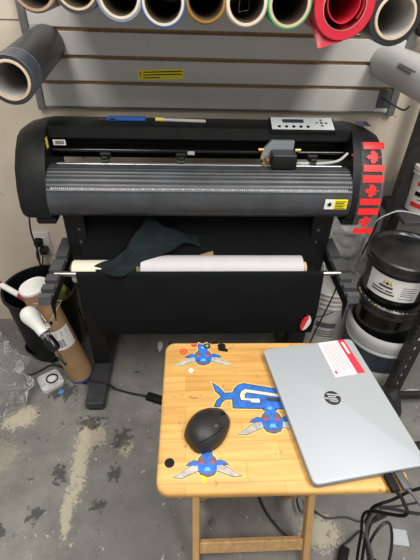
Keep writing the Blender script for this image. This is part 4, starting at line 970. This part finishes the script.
# ------------------------------------------------------------------ storage rack at the right edge
rk = thing('storage_rack', 'black slotted steel storage rack at the right edge of the picture', 'rack', (1.0, 1.2, 0))
rackm = mat('black slotted steel', (.016, .016, .017), .5, var=.5, scale=40, bump=.5, bscale=90)
def post(x, y, h, holes=True):
    # slotted angle post with toothed edge
    bm = new(); teeth = [(x, 0)]; z = 0
    while z < h-.02: teeth += [(x, z+.013), (x-.005, z+.015), (x-.005, z+.021), (x, z+.023)]; z += .024
    YM = Matrix(((1, 0, 0, 0), (0, 0, -1, 0), (0, 1, 0, 0), (0, 0, 0, 1)))
    prism(bm, teeth+[(x, h), (x+.018, h), (x+.018, 0)], -y-.004, -y, YM)
    box(bm, (x+.028, y, 0), (x+.046, y+.004, h)); z = 0
    if not holes: box(bm, (x+.0175, y, 0), (x+.0285, y+.004, h))
    while holes and z < h: box(bm, (x+.0175, y, z), (x+.0285, y+.004, min(h, z+.030))); z += .05
    box(bm, (x, y+.0001, 0), (x+.004, y+.038, h))
    return obj('post', bm, rackm, rk, 0)
post(.795, .985, .93); post(.790, 1.40, 1.9, False)
for z, y0, y1 in ((.065, .985, 1.003), (.665, 1.395, 1.512)):
    bm = new(); box(bm, (.80, y0, z-.03), (1.5, y1, z+.005), .002, 1); obj('shelf_rail', bm, rackm, rk)
bm = new(); box(bm, (.80, 1.30, .665), (1.5, 1.512, .682), .002, 1); obj('shelf', bm, mat('dark grey shelf', (.05, .052, .055), .5, var=.2, scale=10), rk)
bm = new(); box(bm, (1.46, .985, 0), (1.5, 1.02, 1.6)); box(bm, (1.46, 1.47, 0), (1.5, 1.51, 1.6)); obj('post', bm, rackm, rk)
SXB, SYB = .922, 1.408
sb = thing('paint_bucket', 'small white bucket with red and black lettering on the rack shelf', 'bucket', (SXB, SYB, .6825))
bm = new(); pail(bm, SXB, SYB, .6825, .185, .082, .097, .02, .005, .003, (.84,)); obj('bucket_body', bm, mat('off white plastic', (.66, .63, .58), .45), sb)
def onb(a, z, off=.001):
    r_ = .082+.015*(z-.6825)/.185+off; return V3((SXB+r_*math.cos(a), SYB+r_*math.sin(a), z))
def bq(nm, m, d0, d1, z0, z1):
    bm = new(); rows = [[onb(math.radians(d0+(d1-d0)*i/6), z) for z in (z0, z1)] for i in range(7)]; sheet(bm, rows, .0003); return obj(nm, bm, m, sb, 60)
bq('red_band', redink, 205, 275, .795, .812); bq('label_print', ink, 205, 265, .757, .774); bq('ochre_print', mat('ochre print', (.55, .42, .16), .5), 222, 262, .779, .785); bq('red_text', redink, 200, 232, .712, .730); bq('grey_print', mat('grey print', (.1, .1, .1)), 215, 260, .742, .746)
# pale cable arc in front of the shelf, and black cable from the plotter
bm = new(); tube(bm, [P(352, 226, 1.40), P(364, 240, 1.42), P(340, 268, 1.45), P(352, 262, 1.44), P(372, 226, 1.28), P(390, 213.5, 1.26), P(405, 211.5, 1.27), P(430, 218, 1.32)], .0026, 6)
tag(obj('grey_cable', bm, mat('pale grey cable', (.5, .52, .53), .4)), 'thin pale grey cable arching over the labelled black pail', 'cable')
bm = new(); tube(bm, [P(372, 205, 1.325), P(379, 213, 1.36), P(375, 228, 1.40), P(366, 246, 1.42), P(355, 270, 1.46), P(352, 285, 1.48), (.75, 1.49, .02)], .0038, 8)
tag(obj('electric_cable', bm, cordm), 'black cord dropping from the right end of the plotter behind the pails', 'cord')
bm = new(); tube(bm, [P(338, 284, 1.20), P(331, 300, 1.22), P(322, 318, 1.225), P(312, 338, 1.21), P(305, 356, 1.2)], .003, 8); tube(bm, [P(307, 314, 1.019), P(313, 317, 1.06), P(322, 316, 1.15), P(333, 312, 1.228)], .0022, 6)
tag(obj('electric_cable', bm, cordm), 'black cord hanging in front of the white ribbed bucket', 'cord')
# black cord loops hanging at top right beside the slatwall
bm = new()
for k in range(4):
    cx, cz = .765+.008*k, 1.335-.012*k
    tube(bm, [(cx+.07*math.cos(a)+.01*k, 1.50-.012*k-.01, cz+.085*math.sin(a)) for a in [2*PI*i/14 for i in range(15)]], .006, 8)
tag(obj('cable_coil', bm, cordm), 'coil of black cable hanging on the wall right of the slatwall', 'cable')
# black bag on the floor right of the table
bm = new(); bmesh.ops.create_icosphere(bm, subdivisions=5, radius=1, matrix=Matrix.Translation((.735, .90, .05)) @ Matrix.Rotation(.9, 4, 'Z') @ Matrix.Diagonal((.155, .075, .075, 1)))
disp(bm, .022, 11, 4, .0005)
for v in bm.verts:
    v.co.z = max(.0005, v.co.z+.010*math.sin(v.co.x*60+v.co.y*35))
tag(obj('cloth_bag', bm, mat('black bag cloth', (.012, .012, .0135), .7, bump=.4, bscale=200)), 'limp black cloth bag on the floor behind the laptop corner', 'bag')
# ------------------------------------------------------------------ light
sc_ = bpy.context.scene
w = bpy.data.worlds.new('room light'); sc_.world = w; w.use_nodes = True
w.node_tree.nodes['Background'].inputs['Color'].default_value = (1, .97, .93, 1); w.node_tree.nodes['Background'].inputs['Strength'].default_value = .46
def lamp_(name, loc, sx, sy, e, col=(1, .97, .92)):
    l = bpy.data.lights.new(name, 'AREA'); l.shape = 'RECTANGLE'; l.size = sx; l.size_y = sy; l.energy = e; l.color = col
    o = bpy.data.objects.new(name, l); C.objects.link(o); o.location = loc; return o
lamp_('ceiling_tube_light', (-.65, -.25, 2.6), .5, 1.6, 36); lamp_('ceiling_tube_light', (1.0, -.25, 2.6), .4, 1.5, 47); lamp_('ceiling_tube_light', (.2, .75, 2.65), 1.4, .3, 16)
vs_ = sc_.view_settings; vs_.view_transform = 'Standard'; vs_.look = 'None'; vs_.exposure = 0; vs_.gamma = 1; vs_.use_curve_mapping = False
